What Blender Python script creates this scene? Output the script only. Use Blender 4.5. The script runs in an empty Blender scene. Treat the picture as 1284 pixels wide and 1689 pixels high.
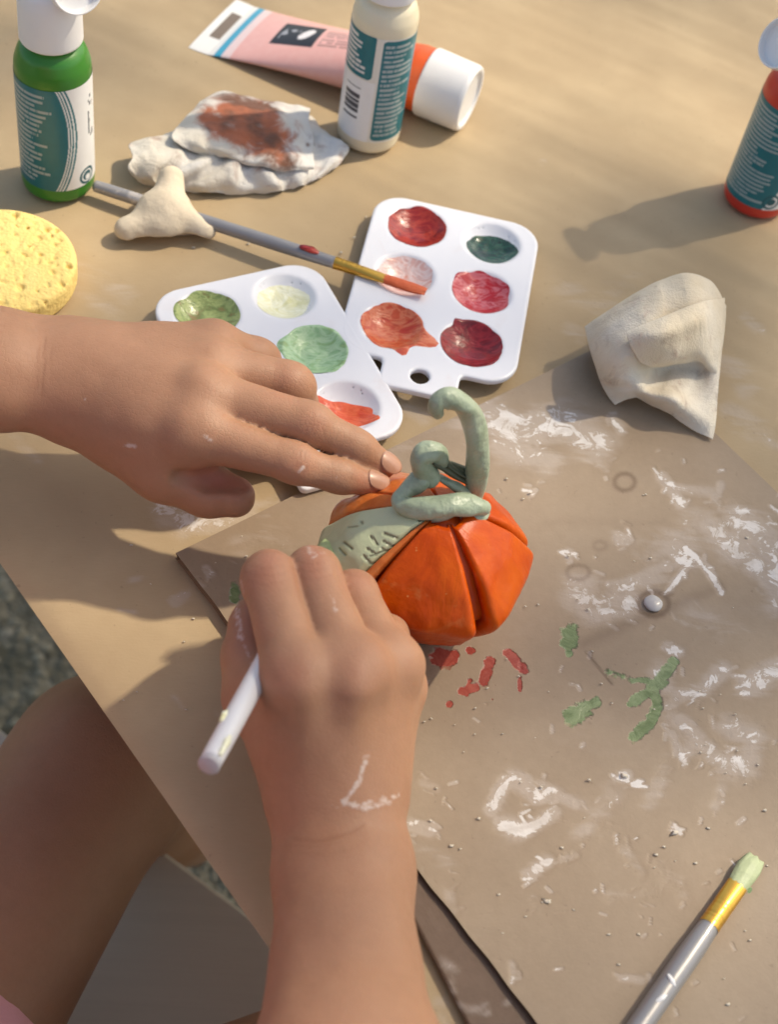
import bpy, bmesh, math, random
import numpy as np
from mathutils import Vector, Matrix

random.seed(7)
rng = np.random.default_rng(7)
scene = bpy.context.scene
COL = scene.collection

# ------------------------------------------------------------------ camera
# A phone held over the table, pitched about 51 degrees down with a slight roll. Lengths below are in millimetres.
FPX, CX, CY, CAM_H = 2450.0, 642.0, 844.5, 456.7
_down = np.array([-418.0, -1906.0, -FPX]); _down /= np.linalg.norm(_down)
_Z = -_down
_X = np.array([1.0, 0, 0]); _X -= _X.dot(_Z) * _Z; _X /= np.linalg.norm(_X)
_Y = np.cross(_Z, _X)
CR = np.stack([_X, _Y, _Z])                       # camera axes -> world axes
CAM = np.array([-75.53, -315.02, CAM_H])          # origin of the world: under the clay pumpkin, on the table top

cam_data = bpy.data.cameras.new('camera')
cam = bpy.data.objects.new('camera', cam_data); COL.objects.link(cam)
cam_data.sensor_fit = 'HORIZONTAL'; cam_data.sensor_width = 36.0
cam_data.lens = FPX / 1284.0 * 36.0
cam_data.clip_start = 0.02; cam_data.clip_end = 500.0
cam.matrix_world = Matrix.Translation(Vector(CAM * 0.001)) @ Matrix(CR.tolist()).to_4x4()
cam_data.dof.use_dof = True
cam_data.dof.focus_distance = 0.555
cam_data.dof.aperture_fstop = 15.0
scene.camera = cam

# ------------------------------------------------------------------ sky, sun, exposure
SUN_DIR = np.array([0.82, 0.40, 1.08]); SUN_DIR /= np.linalg.norm(SUN_DIR)      # towards the sun
SUN_EL = math.asin(SUN_DIR[2]); SUN_AZ = math.atan2(SUN_DIR[0], SUN_DIR[1])
world = bpy.data.worlds.new('World'); scene.world = world; world.use_nodes = True
wn = world.node_tree.nodes; wl = world.node_tree.links
sky = wn.new('ShaderNodeTexSky'); sky.sky_type = 'NISHITA'; sky.sun_disc = False
sky.sun_elevation = SUN_EL; sky.sun_rotation = SUN_AZ
sky.air_density = 1.0; sky.dust_density = 2.5; sky.ozone_density = 1.0
wl.new(sky.outputs[0], wn['Background'].inputs[0]); wn['Background'].inputs[1].default_value = 0.15
sl = bpy.data.lights.new('sun', 'SUN'); sl.energy = 2.75; sl.angle = math.radians(1.8); sl.color = (1.0, 0.945, 0.86)
sun = bpy.data.objects.new('sun', sl); COL.objects.link(sun)
sun.rotation_euler = Vector(SUN_DIR).to_track_quat('Z', 'Y').to_euler()
vs = scene.view_settings
scene.display_settings.display_device = 'sRGB'
vs.view_transform = 'Standard'; vs.look = 'None'; vs.gamma = 1.0; vs.use_curve_mapping = False
vs.exposure = 0.60
try:
    vs.use_white_balance = True; vs.white_balance_temperature = 7500; vs.white_balance_tint = 8
except Exception:
    pass
scene.cycles.use_denoising = True
scene.cycles.max_bounces = 5; scene.cycles.use_adaptive_sampling = True; scene.cycles.adaptive_threshold = 0.02

# ------------------------------------------------------------------ geometry helpers (mm)
def P(px, py, z=0.0):
    """Point at height z seen at photograph pixel (px, py)."""
    d = CR @ np.array([px - CX, -(py - CY), -FPX])
    return CAM + d * ((z - CAM[2]) / d[2])

def PY(px, py, y):
    """Point on the upright plane Y = y seen at pixel (px, py)."""
    d = CR @ np.array([px - CX, -(py - CY), -FPX])
    return CAM + d * ((y - CAM[1]) / d[1])

def proj(v):
    c = (np.asarray(v) - CAM) @ CR
    return CX + FPX * c[:, 0] / -c[:, 2], CY - FPX * c[:, 1] / -c[:, 2]

def unit(v):
    v = np.asarray(v, float); return v / np.linalg.norm(v)

def tag(o, label=None, cat=None, group=None, kind=None):
    if label: o['label'] = label
    if cat: o['category'] = cat
    if group: o['group'] = group
    if kind: o['kind'] = kind
    return o

def thing(name, label, cat, base, group=None):
    o = bpy.data.objects.new(name, None); COL.objects.link(o)
    o.location = Vector(np.asarray(base, float) * 0.001); o.empty_display_size = 0.02
    o['base'] = [float(x) for x in base]
    return tag(o, label, cat, group)

def origin_of(o):
    t = np.zeros(3)
    while o is not None:
        if 'base' in o: t = t + np.array(o['base'])
        o = o.parent
    return t

def mesh_obj(name, verts, faces, mat, parent=None, base=None, smooth=True, attrs=None, cols=None):
    """One mesh object from world-space millimetres; a child is stored relative to its thing."""
    verts = np.asarray(verts, float)
    off = origin_of(parent) if parent is not None else (np.zeros(3) if base is None else np.asarray(base, float))
    me = bpy.data.meshes.new(name)
    v = (verts - off) * 0.001
    if isinstance(faces, np.ndarray):
        n, k = faces.shape
        me.vertices.add(len(v)); me.vertices.foreach_set('co', v.astype(np.float32).ravel())
        me.loops.add(n * k); me.loops.foreach_set('vertex_index', faces.astype(np.int32).ravel())
        me.polygons.add(n); me.polygons.foreach_set('loop_start', np.arange(0, n * k, k, dtype=np.int32))
        me.update(calc_edges=True); me.validate()
    else:
        me.from_pydata(v.tolist(), [], faces)
    if smooth:
        me.polygons.foreach_set('use_smooth', np.ones(len(me.polygons), bool))
    for k_, a in (attrs or {}).items():
        at = me.attributes.new(k_, 'FLOAT', 'POINT'); at.data.foreach_set('value', np.asarray(a, np.float32))
    for k_, a in (cols or {}).items():
        at = me.attributes.new(k_, 'FLOAT_COLOR', 'POINT')
        c4 = np.ones((len(v), 4), np.float32); c4[:, :3] = a; at.data.foreach_set('color', c4.ravel())
    me.materials.append(mat); me.update()
    o = bpy.data.objects.new(name, me); COL.objects.link(o)
    if parent is not None: o.parent = parent
    elif base is not None: o.location = Vector(off * 0.001); o['base'] = [float(x) for x in off]
    return o

def grid_faces(nu, nv, wrap=False):
    """Quads of a (nu rows x nv columns) vertex grid; wrap closes the columns."""
    r = np.arange(nu - 1)[:, None]; c = np.arange(nv if wrap else nv - 1)[None, :]
    c2 = (c + 1) % nv
    return np.stack([r * nv + c, r * nv + c2, (r + 1) * nv + c2, (r + 1) * nv + c], -1).reshape(-1, 4)

def box_verts(lo, hi):
    lo, hi = np.array(lo, float), np.array(hi, float)
    v = np.array([[x, y, z] for z in (0, 1) for y in (0, 1) for x in (0, 1)], float)
    f = [[0, 2, 3, 1], [4, 5, 7, 6], [0, 1, 5, 4], [2, 6, 7, 3], [0, 4, 6, 2], [1, 3, 7, 5]]
    return lo + v * (hi - lo), f

def prism(poly, z0, z1):
    n = len(poly)
    v = [(x, y, z0) for x, y in poly] + [(x, y, z1) for x, y in poly]
    f = [list(range(n))[::-1], list(range(n, 2 * n))] + [[i, (i + 1) % n, n + (i + 1) % n, n + i] for i in range(n)]
    return np.array(v, float), f

def frame_from(d, up=(0, 0, 1)):
    d = unit(d); s = np.cross(up, d)
    if np.linalg.norm(s) < 1e-6: s = np.cross((1, 0, 0), d)
    s = unit(s); return d, s, np.cross(d, s)

def catmull(pts, n):
    pts = np.asarray(pts, float)
    q = np.vstack([2 * pts[0] - pts[1], pts, 2 * pts[-1] - pts[-2]])
    t = np.linspace(0, len(pts) - 1 - 1e-9, n); i = t.astype(int); u = (t - i)[:, None]
    p0, p1, p2, p3 = q[i], q[i + 1], q[i + 2], q[i + 3]
    return 0.5 * (2 * p1 + (p2 - p0) * u + (2 * p0 - 5 * p1 + 4 * p2 - p3) * u ** 2 + (3 * p1 - p0 - 3 * p2 + p3) * u ** 3)

def tube(pts, rad, n=48, m=16, flat=1.0, up=(0, 0, 1), wob=0.0, seed=0):
    """Round-ended tapered tube along a spline: verts, faces."""
    c = catmull(pts, n); r = catmull(np.asarray(rad, float)[:, None], n)[:, 0]
    d = np.gradient(c, axis=0); d /= np.linalg.norm(d, axis=1)[:, None]
    s = np.cross(np.array(up, float), d[0]); s = unit(s) if np.linalg.norm(s) > 1e-4 else unit(np.cross((1, 0, 0), d[0]))
    vs_ = []; a = np.linspace(0, 2 * math.pi, m, endpoint=False)
    rs = np.random.default_rng(seed); ph = rs.uniform(0, 6.28, 6)
    rings = [(0, 0.05, -1.0), (0, 0.6, -0.8), (0, 0.9, -0.4)] + [(i, 1, 0) for i in range(n)] + [(n - 1, 0.9, 0.4), (n - 1, 0.6, 0.8), (n - 1, 0.05, 1.0)]
    for i, k, e in rings:
        s = unit(s - s.dot(d[i]) * d[i]); b = np.cross(d[i], s)
        rr = r[i] * k * (1 + wob * (np.sin(2 * a + ph[0] + i * .23) * .5 + np.sin(3 * a + ph[1] - i * .17) * .3 + math.sin(i * 6.0 / n * 2 + ph[2]) * .5))
        vs_.append(c[i] + d[i] * e * r[i] * .6 + (np.cos(a) * rr)[:, None] * s + (np.sin(a) * rr * flat)[:, None] * b)
    return np.vstack(vs_), grid_faces(len(rings), m, True)

def lathe(profile, base, axis=(0, 0, 1), m=64):
    """Profile of (radius, height) swept about an axis."""
    d, s, b = frame_from(axis, (0, 0, 1) if abs(axis[2]) < .9 else (0, 1, 0))
    a = np.linspace(0, 2 * math.pi, m, endpoint=False)
    ring = np.cos(a)[:, None] * s + np.sin(a)[:, None] * b
    v = np.vstack([np.asarray(base) + d * h + ring * max(r, 1e-3) for r, h in profile])
    return v, grid_faces(len(profile), m, True)

def soft(profile, n=6, r=0.8):
    """Round the corners of a lathe profile."""
    p = np.array(profile, float); out = [p[0]]
    for i in range(1, len(p) - 1):
        a, b, c = p[i - 1], p[i], p[i + 1]
        u, w = a - b, c - b; lu, lw = np.linalg.norm(u), np.linalg.norm(w)
        k = min(r, lu * .45, lw * .45); s, e = b + u / lu * k, b + w / lw * k
        for t in np.linspace(0, 1, n): out.append((1 - t) ** 2 * s + 2 * t * (1 - t) * b + t * t * e)
    out.append(p[-1]); return out

# value noise on arrays ------------------------------------------------------
_perm = rng.random((64, 64, 64)).astype(np.float32)
def vnoise(p):
    p = np.asarray(p, float); i = np.floor(p).astype(int); f = p - i; f = f * f * (3 - 2 * f); i &= 63; j = (i + 1) & 63
    g = lambda a, b, c: _perm[a, b, c]
    x, y, z = f[..., 0], f[..., 1], f[..., 2]
    i0, i1, i2 = i[..., 0], i[..., 1], i[..., 2]; j0, j1, j2 = j[..., 0], j[..., 1], j[..., 2]
    return ((g(i0, i1, i2) * (1 - x) + g(j0, i1, i2) * x) * (1 - y) + (g(i0, j1, i2) * (1 - x) + g(j0, j1, i2) * x) * y) * (1 - z) + \
           ((g(i0, i1, j2) * (1 - x) + g(j0, i1, j2) * x) * (1 - y) + (g(i0, j1, j2) * (1 - x) + g(j0, j1, j2) * x) * y) * z
def fbm(p, o=3):
    p = np.asarray(p, float); s = 0; a = .5
    for k in range(o): s = s + a * vnoise(p * 2 ** k + 17.3 * k); a *= .5
    return s / (1 - .5 ** o) - .5

# signed distance fields -> meshes ------------------------------------------
class Field:
    def __init__(self, lo, hi, h):
        self.lo = np.asarray(lo, float); self.h = h
        self.n = np.maximum(4, np.ceil((np.asarray(hi, float) - self.lo) / h).astype(int) + 1)
        self.ax = [(self.lo[k] + np.arange(self.n[k]) * h).astype(np.float32) for k in range(3)]
    def blank(self): return np.full(self.n, 60.0, np.float32)
    def view(self, lo, hi):
        s = []
        for k in range(3):
            a = int(np.clip(math.floor((lo[k] - self.lo[k]) / self.h), 0, self.n[k] - 1)); b = int(np.clip(math.ceil((hi[k] - self.lo[k]) / self.h) + 1, a + 1, self.n[k]))
            s.append(slice(a, b))
        return tuple(s), self.ax[0][s[0]][:, None, None], self.ax[1][s[1]][None, :, None], self.ax[2][s[2]][None, None, :]
    def cone(self, D, a, b, ra, rb, k=5.0, flat=None, fs=1.0):
        """Add a tapered limb; flat/fs squash it along a direction."""
        a, b = np.asarray(a, float), np.asarray(b, float); pad = max(ra, rb) + max(k, 4) + 6
        s, x, y, z = self.view(np.minimum(a, b) - pad, np.maximum(a, b) + pad)
        d = b - a; L = d.dot(d) + 1e-9
        px, py, pz = x - a[0], y - a[1], z - a[2]
        t = np.clip((px * d[0] + py * d[1] + pz * d[2]) / L, 0, 1)
        qx, qy, qz = px - t * d[0], py - t * d[1], pz - t * d[2]
        q2 = qx * qx + qy * qy + qz * qz
        if flat is not None:
            nx = unit(flat); w = qx * nx[0] + qy * nx[1] + qz * nx[2]
            q2 = q2 + w * w * (1 / fs ** 2 - 1)
        v = np.sqrt(q2) - (ra + t * (rb - ra))
        if flat is not None and fs < 1: v = v * (0.5 + 0.5 * fs)
        D[s] = smin(D[s], v.astype(np.float32), k); return D
    def carve(self, D, pts, r, k=2.0):
        for a, b in zip(pts[:-1], pts[1:]):
            T = self.cone(self.blank(), a, b, r, r, k)
            D[...] = -smin(-D, T, k)
        return D
    def mesh(self, D, smooth=1):
        return surface_nets(D, self.lo, self.h, smooth)

def smin(a, b, k):
    if k <= 0: return np.minimum(a, b)
    h = np.maximum(k - np.abs(a - b), 0) / k
    return np.minimum(a, b) - h * h * k * .25

def surface_nets(D, lo, h, smooth=1):
    ins = D < 0
    n = D.shape
    c = np.zeros([n[0] - 1, n[1] - 1, n[2] - 1], np.int8)
    for i in (0, 1):
        for j in (0, 1):
            for k in (0, 1):
                c += ins[i:n[0] - 1 + i, j:n[1] - 1 + j, k:n[2] - 1 + k]
    act = (c > 0) & (c < 8); idx = np.argwhere(act)
    vid = np.full(act.shape, -1, np.int64); vid[act] = np.arange(len(idx))
    acc = np.zeros((len(idx), 3)); cnt = np.zeros(len(idx))
    cor = [(i, j, k) for i in (0, 1) for j in (0, 1) for k in (0, 1)]
    for a in cor:
        for ax in range(3):
            if a[ax]: continue
            b = list(a); b[ax] = 1
            va = D[idx[:, 0] + a[0], idx[:, 1] + a[1], idx[:, 2] + a[2]]; vb = D[idx[:, 0] + b[0], idx[:, 1] + b[1], idx[:, 2] + b[2]]
            m = (va < 0) != (vb < 0); t = va[m] / (va[m] - vb[m])
            pt = np.tile(np.array(a, float), (m.sum(), 1)); pt[:, ax] += t
            acc[m] += pt; cnt[m] += 1
    v = (idx + acc / cnt[:, None]) * h + lo
    F = []
    for ax in range(3):
        o = [k for k in range(3) if k != ax]
        sl0 = [slice(1, n[k] - 1) for k in range(3)]; sl0[ax] = slice(0, n[ax] - 1)
        sl1 = list(sl0); sl1[ax] = slice(1, n[ax])
        s0, s1 = ins[tuple(sl0)], ins[tuple(sl1)]
        e = np.argwhere(s0 != s1); flip = s0[s0 != s1]
        e = e + np.array([0 if k == ax else 1 for k in range(3)])
        q = []
        for du, dv in ((-1, -1), (0, -1), (0, 0), (-1, 0)):
            g = e.copy(); g[:, o[0]] += du; g[:, o[1]] += dv; q.append(vid[g[:, 0], g[:, 1], g[:, 2]])
        q = np.stack(q, 1)
        if ax == 1: flip = ~flip
        q[~flip] = q[~flip][:, ::-1]; F.append(q)
    F = np.vstack(F); F = F[(F >= 0).all(1)]
    for _ in range(smooth):
        E = np.vstack([F[:, [0, 1]], F[:, [1, 2]], F[:, [2, 3]], F[:, [3, 0]]]); E = np.vstack([E, E[:, ::-1]])
        w = np.bincount(E[:, 0], minlength=len(v)).astype(float); w[w == 0] = 1
        av = np.stack([np.bincount(E[:, 0], v[E[:, 1], k], len(v)) for k in range(3)], 1) / w[:, None]
        v = v * .5 + av * .5
    return v, F

def stroke_density(px, py, strokes):
    """Marks of paint and dried slip: polylines (points, half width, strength) measured in the picture, laid on a surface."""
    out = np.zeros(len(px))
    for pts, w, k in strokes:
        pts = np.asarray(pts, float)
        if len(pts) == 1: pts = np.vstack([pts, pts + .5])
        m = (px > pts[:, 0].min() - 3 * w) & (px < pts[:, 0].max() + 3 * w) & (py > pts[:, 1].min() - 3 * w) & (py < pts[:, 1].max() + 3 * w)
        if not m.any(): continue
        X, Y = px[m], py[m]; best = np.full(len(X), 1e9)
        for a, b in zip(pts[:-1], pts[1:]):
            d = b - a; t = np.clip(((X - a[0]) * d[0] + (Y - a[1]) * d[1]) / (d.dot(d) + 1e-9), 0, 1)
            best = np.minimum(best, np.hypot(X - a[0] - t * d[0], Y - a[1] - t * d[1]))
        out[m] = np.maximum(out[m], k * np.exp(-(best / w) ** 2))
    return out

# ------------------------------------------------------------------ materials
class Mat:
    def __init__(self, name):
        self.m = bpy.data.materials.new(name); self.m.use_nodes = True
        self.nt = self.m.node_tree; self.b = self.nt.nodes['Principled BSDF']
    def n(self, kind, ins=None, **props):
        nd = self.nt.nodes.new('ShaderNode' + kind)
        for k, v in props.items(): setattr(nd, k, v)
        for k, v in (ins or {}).items(): self.put(nd.inputs[k], v)
        return nd
    def put(self, sock, v):
        if isinstance(v, bpy.types.NodeSocket): self.nt.links.new(v, sock)
        else:
            if sock.type == 'RGBA' and len(v) == 3: v = (*v, 1)
            sock.default_value = v
    def set(self, **kw):
        names = dict(color='Base Color', rough='Roughness', spec='Specular IOR Level', sss='Subsurface Weight', sss_r='Subsurface Radius', sss_s='Subsurface Scale',
                     metal='Metallic', normal='Normal', coat='Coat Weight', coat_r='Coat Roughness', trans='Transmission Weight', sheen='Sheen Weight', alpha='Alpha')
        for k, v in kw.items(): self.put(self.b.inputs[names[k]], v)
        return self
    def obj(self): return self.n('TexCoord').outputs['Object']
    def noise(self, scale, detail=4, rough=.5, vec=None, dist=0.0):
        return self.n('TexNoise', {'Vector': vec or self.obj(), 'Scale': scale, 'Detail': detail, 'Roughness': rough, 'Distortion': dist}).outputs['Fac']
    def ramp(self, fac, stops):
        r = self.n('ValToRGB', {'Fac': fac}); e = r.color_ramp.elements
        while len(e) < len(stops): e.new(.5)
        for el, (p, c) in zip(e, stops): el.position = p; el.color = (*c, 1) if len(c) == 3 else c
        return r.outputs['Color']
    def mix(self, f, a, b, mode='MIX'):
        nd = self.n('Mix', data_type='RGBA', blend_type=mode)
        self.put(nd.inputs[0], f); self.put(nd.inputs[6], a); self.put(nd.inputs[7], b); return nd.outputs[2]
    def math(self, op, a, b=0.0, c=0.0):
        nd = self.n('Math', operation=op)
        for i, v in enumerate((a, b, c)): self.put(nd.inputs[i], v)
        return nd.outputs[0]
    def step(self, x, lo, hi):
        nd = self.n('MapRange', {'Value': x, 'From Min': lo, 'From Max': hi}, interpolation_type='SMOOTHSTEP'); return nd.outputs[0]
    def attr(self, name): return self.n('Attribute', attribute_name=name)
    def bump(self, h, strength=.3, dist=.001, normal=None):
        ins = {'Height': h, 'Strength': strength, 'Distance': dist}
        if normal is not None: ins['Normal'] = normal
        return self.n('Bump', ins).outputs[0]
    def scaled(self, v): return self.n('Mapping', {'Vector': self.obj(), 'Scale': v}).outputs[0]

def srgb(r, g, b):
    f = lambda c: c / 12.92 if c <= .04045 else ((c + .055) / 1.055) ** 2.4
    return tuple(f(x / 255) for x in (r, g, b))

def plain(name, col, rough=.5, bump=.0, bscale=400, var=.12, **kw):
    m = Mat(name); f = m.noise(bscale * .12, 4)
    m.set(color=m.mix(f, tuple(c * (1 - var) for c in col), tuple(min(1, c * (1 + var)) for c in col)), rough=rough, **kw)
    if bump: m.set(normal=m.bump(m.noise(bscale, 5), bump, .0004))
    return m.m

def vertex_coloured(name, rough=.4, **kw):
    m = Mat(name); c = m.attr('paint').outputs['Color']
    f = m.noise(300, 3); m.set(color=m.mix(.12, c, m.mix(f, (0, 0, 0), (1, 1, 1)), 'OVERLAY'), rough=rough, **kw); return m.m
# ------------------------------------------------------------------ ground and bench
TABLE_H, SEAT = 620.0, 250.0
mg = Mat('pebbled_ground')
vor = mg.n('TexVoronoi', {'Vector': mg.obj(), 'Scale': 95.0, 'Randomness': 1.0})
vor2 = mg.n('TexVoronoi', {'Vector': mg.obj(), 'Scale': 260.0})
big = mg.noise(9, 5, .6)
gc = mg.ramp(vor.outputs['Color'], [(0, (.16, .135, .085)), (.5, (.26, .225, .15)), (.85, (.38, .33, .23)), (1, (.54, .48, .36))])
gc = mg.mix(mg.step(big, .4, .66), gc, mg.mix(.5, gc, (.06, .065, .04)))
mg.set(color=gc, rough=.9, normal=mg.bump(mg.math('ADD', mg.math('MULTIPLY', vor.outputs['Distance'], -1.0), mg.math('MULTIPLY', vor2.outputs['Distance'], -.35)), 1.0, .008))
gs = 40000.0
g = mesh_obj('ground', [(-gs, -gs, -TABLE_H), (gs, -gs, -TABLE_H), (gs, gs, -TABLE_H), (-gs, gs, -TABLE_H)], [[0, 1, 2, 3]], mg.m, smooth=False)
tag(g, 'grey green pebbled ground under the table', kind='structure')
# pebbles lying on the ground where it shows past the table edge
pm = plain('pebble_stone', (.34, .30, .21), .85, .5, 500, .5)
pv, pf = [], []
for i in range(500):
    px, py = rng.uniform(-120, 470), rng.uniform(840, 1620)
    c = P(px, py, -TABLE_H); r = rng.uniform(2, 6)
    a = np.linspace(0, 2 * math.pi, 7, endpoint=False); b0 = len(pv)
    k = 1 + rng.uniform(-.25, .25, 7)
    for zz, rr in ((-.3, 1.0), (.35, .85), (.7, .4)):
        for j in range(7): pv.append(c + np.array([math.cos(a[j]) * r * rr * k[j], math.sin(a[j]) * r * rr * k[j] * .8, zz * r * .7]))
    for q in (0, 1):
        for j in range(7): pf.append([b0 + q * 7 + j, b0 + q * 7 + (j + 1) % 7, b0 + q * 7 + 7 + (j + 1) % 7, b0 + q * 7 + 7 + j])
    pf.append([b0 + 14 + j for j in range(7)])
tag(mesh_obj('pebbles', pv, pf, pm, smooth=True), 'loose grey pebbles on the ground below the table', kind='stuff')

# table frame: t runs along the near edge, n into the table
T0 = P(0, 888, 0); TT = unit(P(450, 1525, 0) - T0); TN = np.array([-TT[1], TT[0], 0])
def TP(t, n, z=0.0): return T0 + TT * t + TN * n + np.array([0, 0, z])
wood = Mat('grey_bench_board')
gr = wood.noise(6, 6, .6, wood.scaled((1.5, 40, 1.5)))
wood.set(color=wood.mix(gr, (.66, .59, .49), (.74, .67, .56)), rough=.75, normal=wood.bump(gr, .25, .0006))
q0, q1 = P(250, 1385, -SEAT), P(445, 1530, -SEAT)
bd = unit(q1 - q0); bn = np.array([bd[1], -bd[0], 0])         # bn points back, away from the table
if bn.dot(TN) > 0: bn = -bn
bench = thing('bench', 'plain grey board bench below the table edge', 'bench', [*(q0 + bn * 150)[:2], -TABLE_H])
def boxed(name, a, u, lu, w, lw, z0, z1, mat, parent, r=3.0):
    pts = [a, a + u * lu, a + u * lu + w * lw, a + w * lw]
    if np.cross(u[:2], w[:2]) < 0: pts = pts[::-1]
    v, f = prism([(p[0], p[1]) for p in pts], z0, z1)
    o = mesh_obj(name, v, f, mat, parent, smooth=False)
    bv = o.modifiers.new('bevel', 'BEVEL'); bv.width = r * .001; bv.segments = 2
    return o
boxed('seat', q0 - bd * 350, bd, 900, bn, 290, -SEAT - 28, -SEAT, wood.m, bench)
for s in (-300, 460):
    boxed('leg', q0 + bd * s + bn * 40, bd, 45, bn, 210, -TABLE_H, -SEAT - 28, wood.m, bench)

tw = Mat('table_board'); gg = tw.noise(5, 5, .6, tw.scaled((2, 30, 2))); tw.set(color=tw.mix(gg, (.16, .10, .06), (.24, .16, .10)), rough=.6)
table = thing('table', 'long table covered in brown kraft paper with its near edge showing', 'table', [*TP(-60, 380)[:2], -TABLE_H])
boxed('tabletop', TP(-680, 3), TT, 1220, TN, 760, -28, -2.6, tw.m, table)
for t, n in ((-640, 60), (-640, 660), (440, 60), (440, 660)):
    boxed('leg', TP(t, n), TT, 50, TN, 50, -TABLE_H, -28, tw.m, table)

# ------------------------------------------------------------------ kraft paper
paper_strokes = [
    ([(95, 425), (150, 455), (215, 490)], 26, .42), ([(120, 470), (190, 520)], 20, .4), ([(120, 690), (190, 720), (200, 800)], 16, .35),
    ([(270, 850), (330, 860), (400, 850)], 30, .85), ([(265, 820), (300, 880)], 18, .7), ([(420, 830), (520, 820)], 16, .5),
    ([(20, 715), (60, 760)], 14, .5), ([(930, 470), (990, 500), (1040, 470)], 30, .42), ([(940, 540), (1000, 585)], 20, .45), ([(1190, 590), (1240, 640)], 30, .5),
    ([(1230, 520), (1260, 550)], 14, .5), ([(1200, 680), (1284, 730)], 22, .6), ([(640, 650), (700, 690)], 18, .5), ([(288, 993), (308, 978)], 9, .95), ([(335, 1073)], 6, .95),
    ([(205, 960), (250, 950)], 6, .55), ([(285, 1150), (300, 1170)], 9, .55), ([(360, 1175)], 9, .5), ([(895, 268)], 8, .6), ([(725, 1650), (740, 1700)], 16, .6),
    ([(195, 1005), (225, 1010)], 4, .6), ([(180, 925), (185, 918)], 4, .6)]
paper_darks = [([(30, 760), (120, 820)], 40, .2), ([(1030, 320), (1180, 350)], 40, .12)]  # broad, faint darker patches on the paper
nt_, nn_ = 400, 260
tt = np.linspace(-650, 520, nt_); nn = np.linspace(-5, 745, nn_)
A_, B_ = np.meshgrid(tt, nn, indexing='ij')
pv = T0 + A_[..., None] * TT + B_[..., None] * TN; pv = pv.reshape(-1, 3)
e_ = unit([1.0, -.55, 0]); f_ = np.array([-e_[1], e_[0], 0])
str_ = np.stack([pv @ e_ / 130, pv @ f_ / 17, 0 * pv[:, 0]], 1)
fall = np.clip((pv @ unit([.5, 1, 0]) - 120) / 120, 0, 1)
z = fbm(pv / 90, 3) * 1.6 + fbm(str_ * .7, 3) * 4.0 * fall + fbm(str_ * 2.0 + 9, 2) * 1.0 * fall + np.abs(fbm(np.stack([pv[:, 0] / 150 + pv[:, 1] / 420, pv[:, 1] / 150 - pv[:, 0] / 300, pv[:, 0] * 0], 1), 3)) * -2.2
crease = np.exp(-((A_ + .12 * B_ + 250) / 3.5) ** 2).ravel() * .9
z = z + crease
near = np.clip(B_.ravel() / 60, 0, 1); z = np.maximum(z, -1.9) * (.25 + .75 * near) + 0.3
z -= np.clip(-B_.ravel(), 0, 9) ** 1.5 * .12
pxx, pyy = proj(pv)
pv[:, 2] = z
slip = stroke_density(pxx, pyy, paper_strokes)

def kraft(name, c0, c1, rough, streak=(30, 400, 30)):
    m = Mat(name)
    fib = m.noise(6, 4, .65, m.scaled(streak)); blot = m.noise(18, 3, .6); fine = m.noise(900, 1, .6)
    col = m.mix(fib, c0, c1); col = m.mix(m.step(blot, .35, .75), m.mix(1.0, col, (.88, .86, .84), 'MULTIPLY'), col)
    speck = m.step(m.noise(420, 2, .5), .70, .76); col = m.mix(m.math('MULTIPLY', speck, .25), col, (.13, .08, .05))
    s = m.attr('slip').outputs['Fac']
    rub = m.noise(120, 5, .74, dist=.9); dry = m.noise(32, 3, .6, m.n('Mapping', {'Vector': m.obj(), 'Scale': (1, 2.6, 1), 'Rotation': (0, 0, .6)}).outputs[0], 1.0); cl = m.noise(340, 2, .6)
    cake = m.step(m.math('ADD', m.math('MULTIPLY', s, .9), m.math('MULTIPLY', m.math('SUBTRACT', rub, .5), 2.3)), .74, .90)
    film = m.math('MULTIPLY', m.step(m.math('ADD', m.math('MULTIPLY', s, .6), dry), .62, 1.0), m.step(s, .05, .4))
    col = m.mix(m.math('MULTIPLY', film, .36), col, (.55, .48, .43)); col = m.mix(m.math('MULTIPLY', cake, m.math('ADD', .45, m.math('MULTIPLY', m.step(dry, .35, .6), .4))), col, (.72, .68, .64))
    wet = 0.0
    for an, c1, c2 in (('tint_red', (.30, .035, .025), (.40, .085, .06)), ('tint_green', (.10, .16, .06), (.22, .29, .14))):
        tq = m.attr(an).outputs['Fac']; te = m.step(m.math('ADD', tq, m.math('MULTIPLY', m.math('SUBTRACT', cl, .5), .9)), .40, .62); wet = m.math('ADD', m.math('MULTIPLY', te, m.step(tq, .05, .2)), wet)
        col = m.mix(m.math('MULTIPLY', m.math('MULTIPLY', te, m.step(tq, .05, .2)), .92), col, m.mix(m.step(rub, .35, .65), c1, c2))
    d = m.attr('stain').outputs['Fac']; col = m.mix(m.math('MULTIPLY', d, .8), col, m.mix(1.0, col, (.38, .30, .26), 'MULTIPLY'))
    h = m.math('ADD', m.math('MULTIPLY', m.math('MULTIPLY', cl, m.step(s, .1, .6)), .8), m.math('MULTIPLY', fine, .15)); h = m.math('ADD', h, m.math('MULTIPLY', wet, m.math('ADD', .8, rub)))
    m.set(color=col, rough=m.math('SUBTRACT', m.math('ADD', m.math('MULTIPLY', film, .15), rough), m.math('MULTIPLY', wet, .2)), spec=.35, normal=m.bump(h, .5, .0006)); return m.m
paper_mat = kraft('kraft_paper', (.43, .315, .18), (.50, .375, .23), .62)
paper = mesh_obj('kraft_paper', pv, grid_faces(nt_, nn_), paper_mat, base=TP(0, 0), attrs={'slip': slip, 'stain': stroke_density(pxx, pyy, paper_darks)})
tag(paper, 'smooth tan kraft paper sheet spread over the whole table', 'paper')

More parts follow.
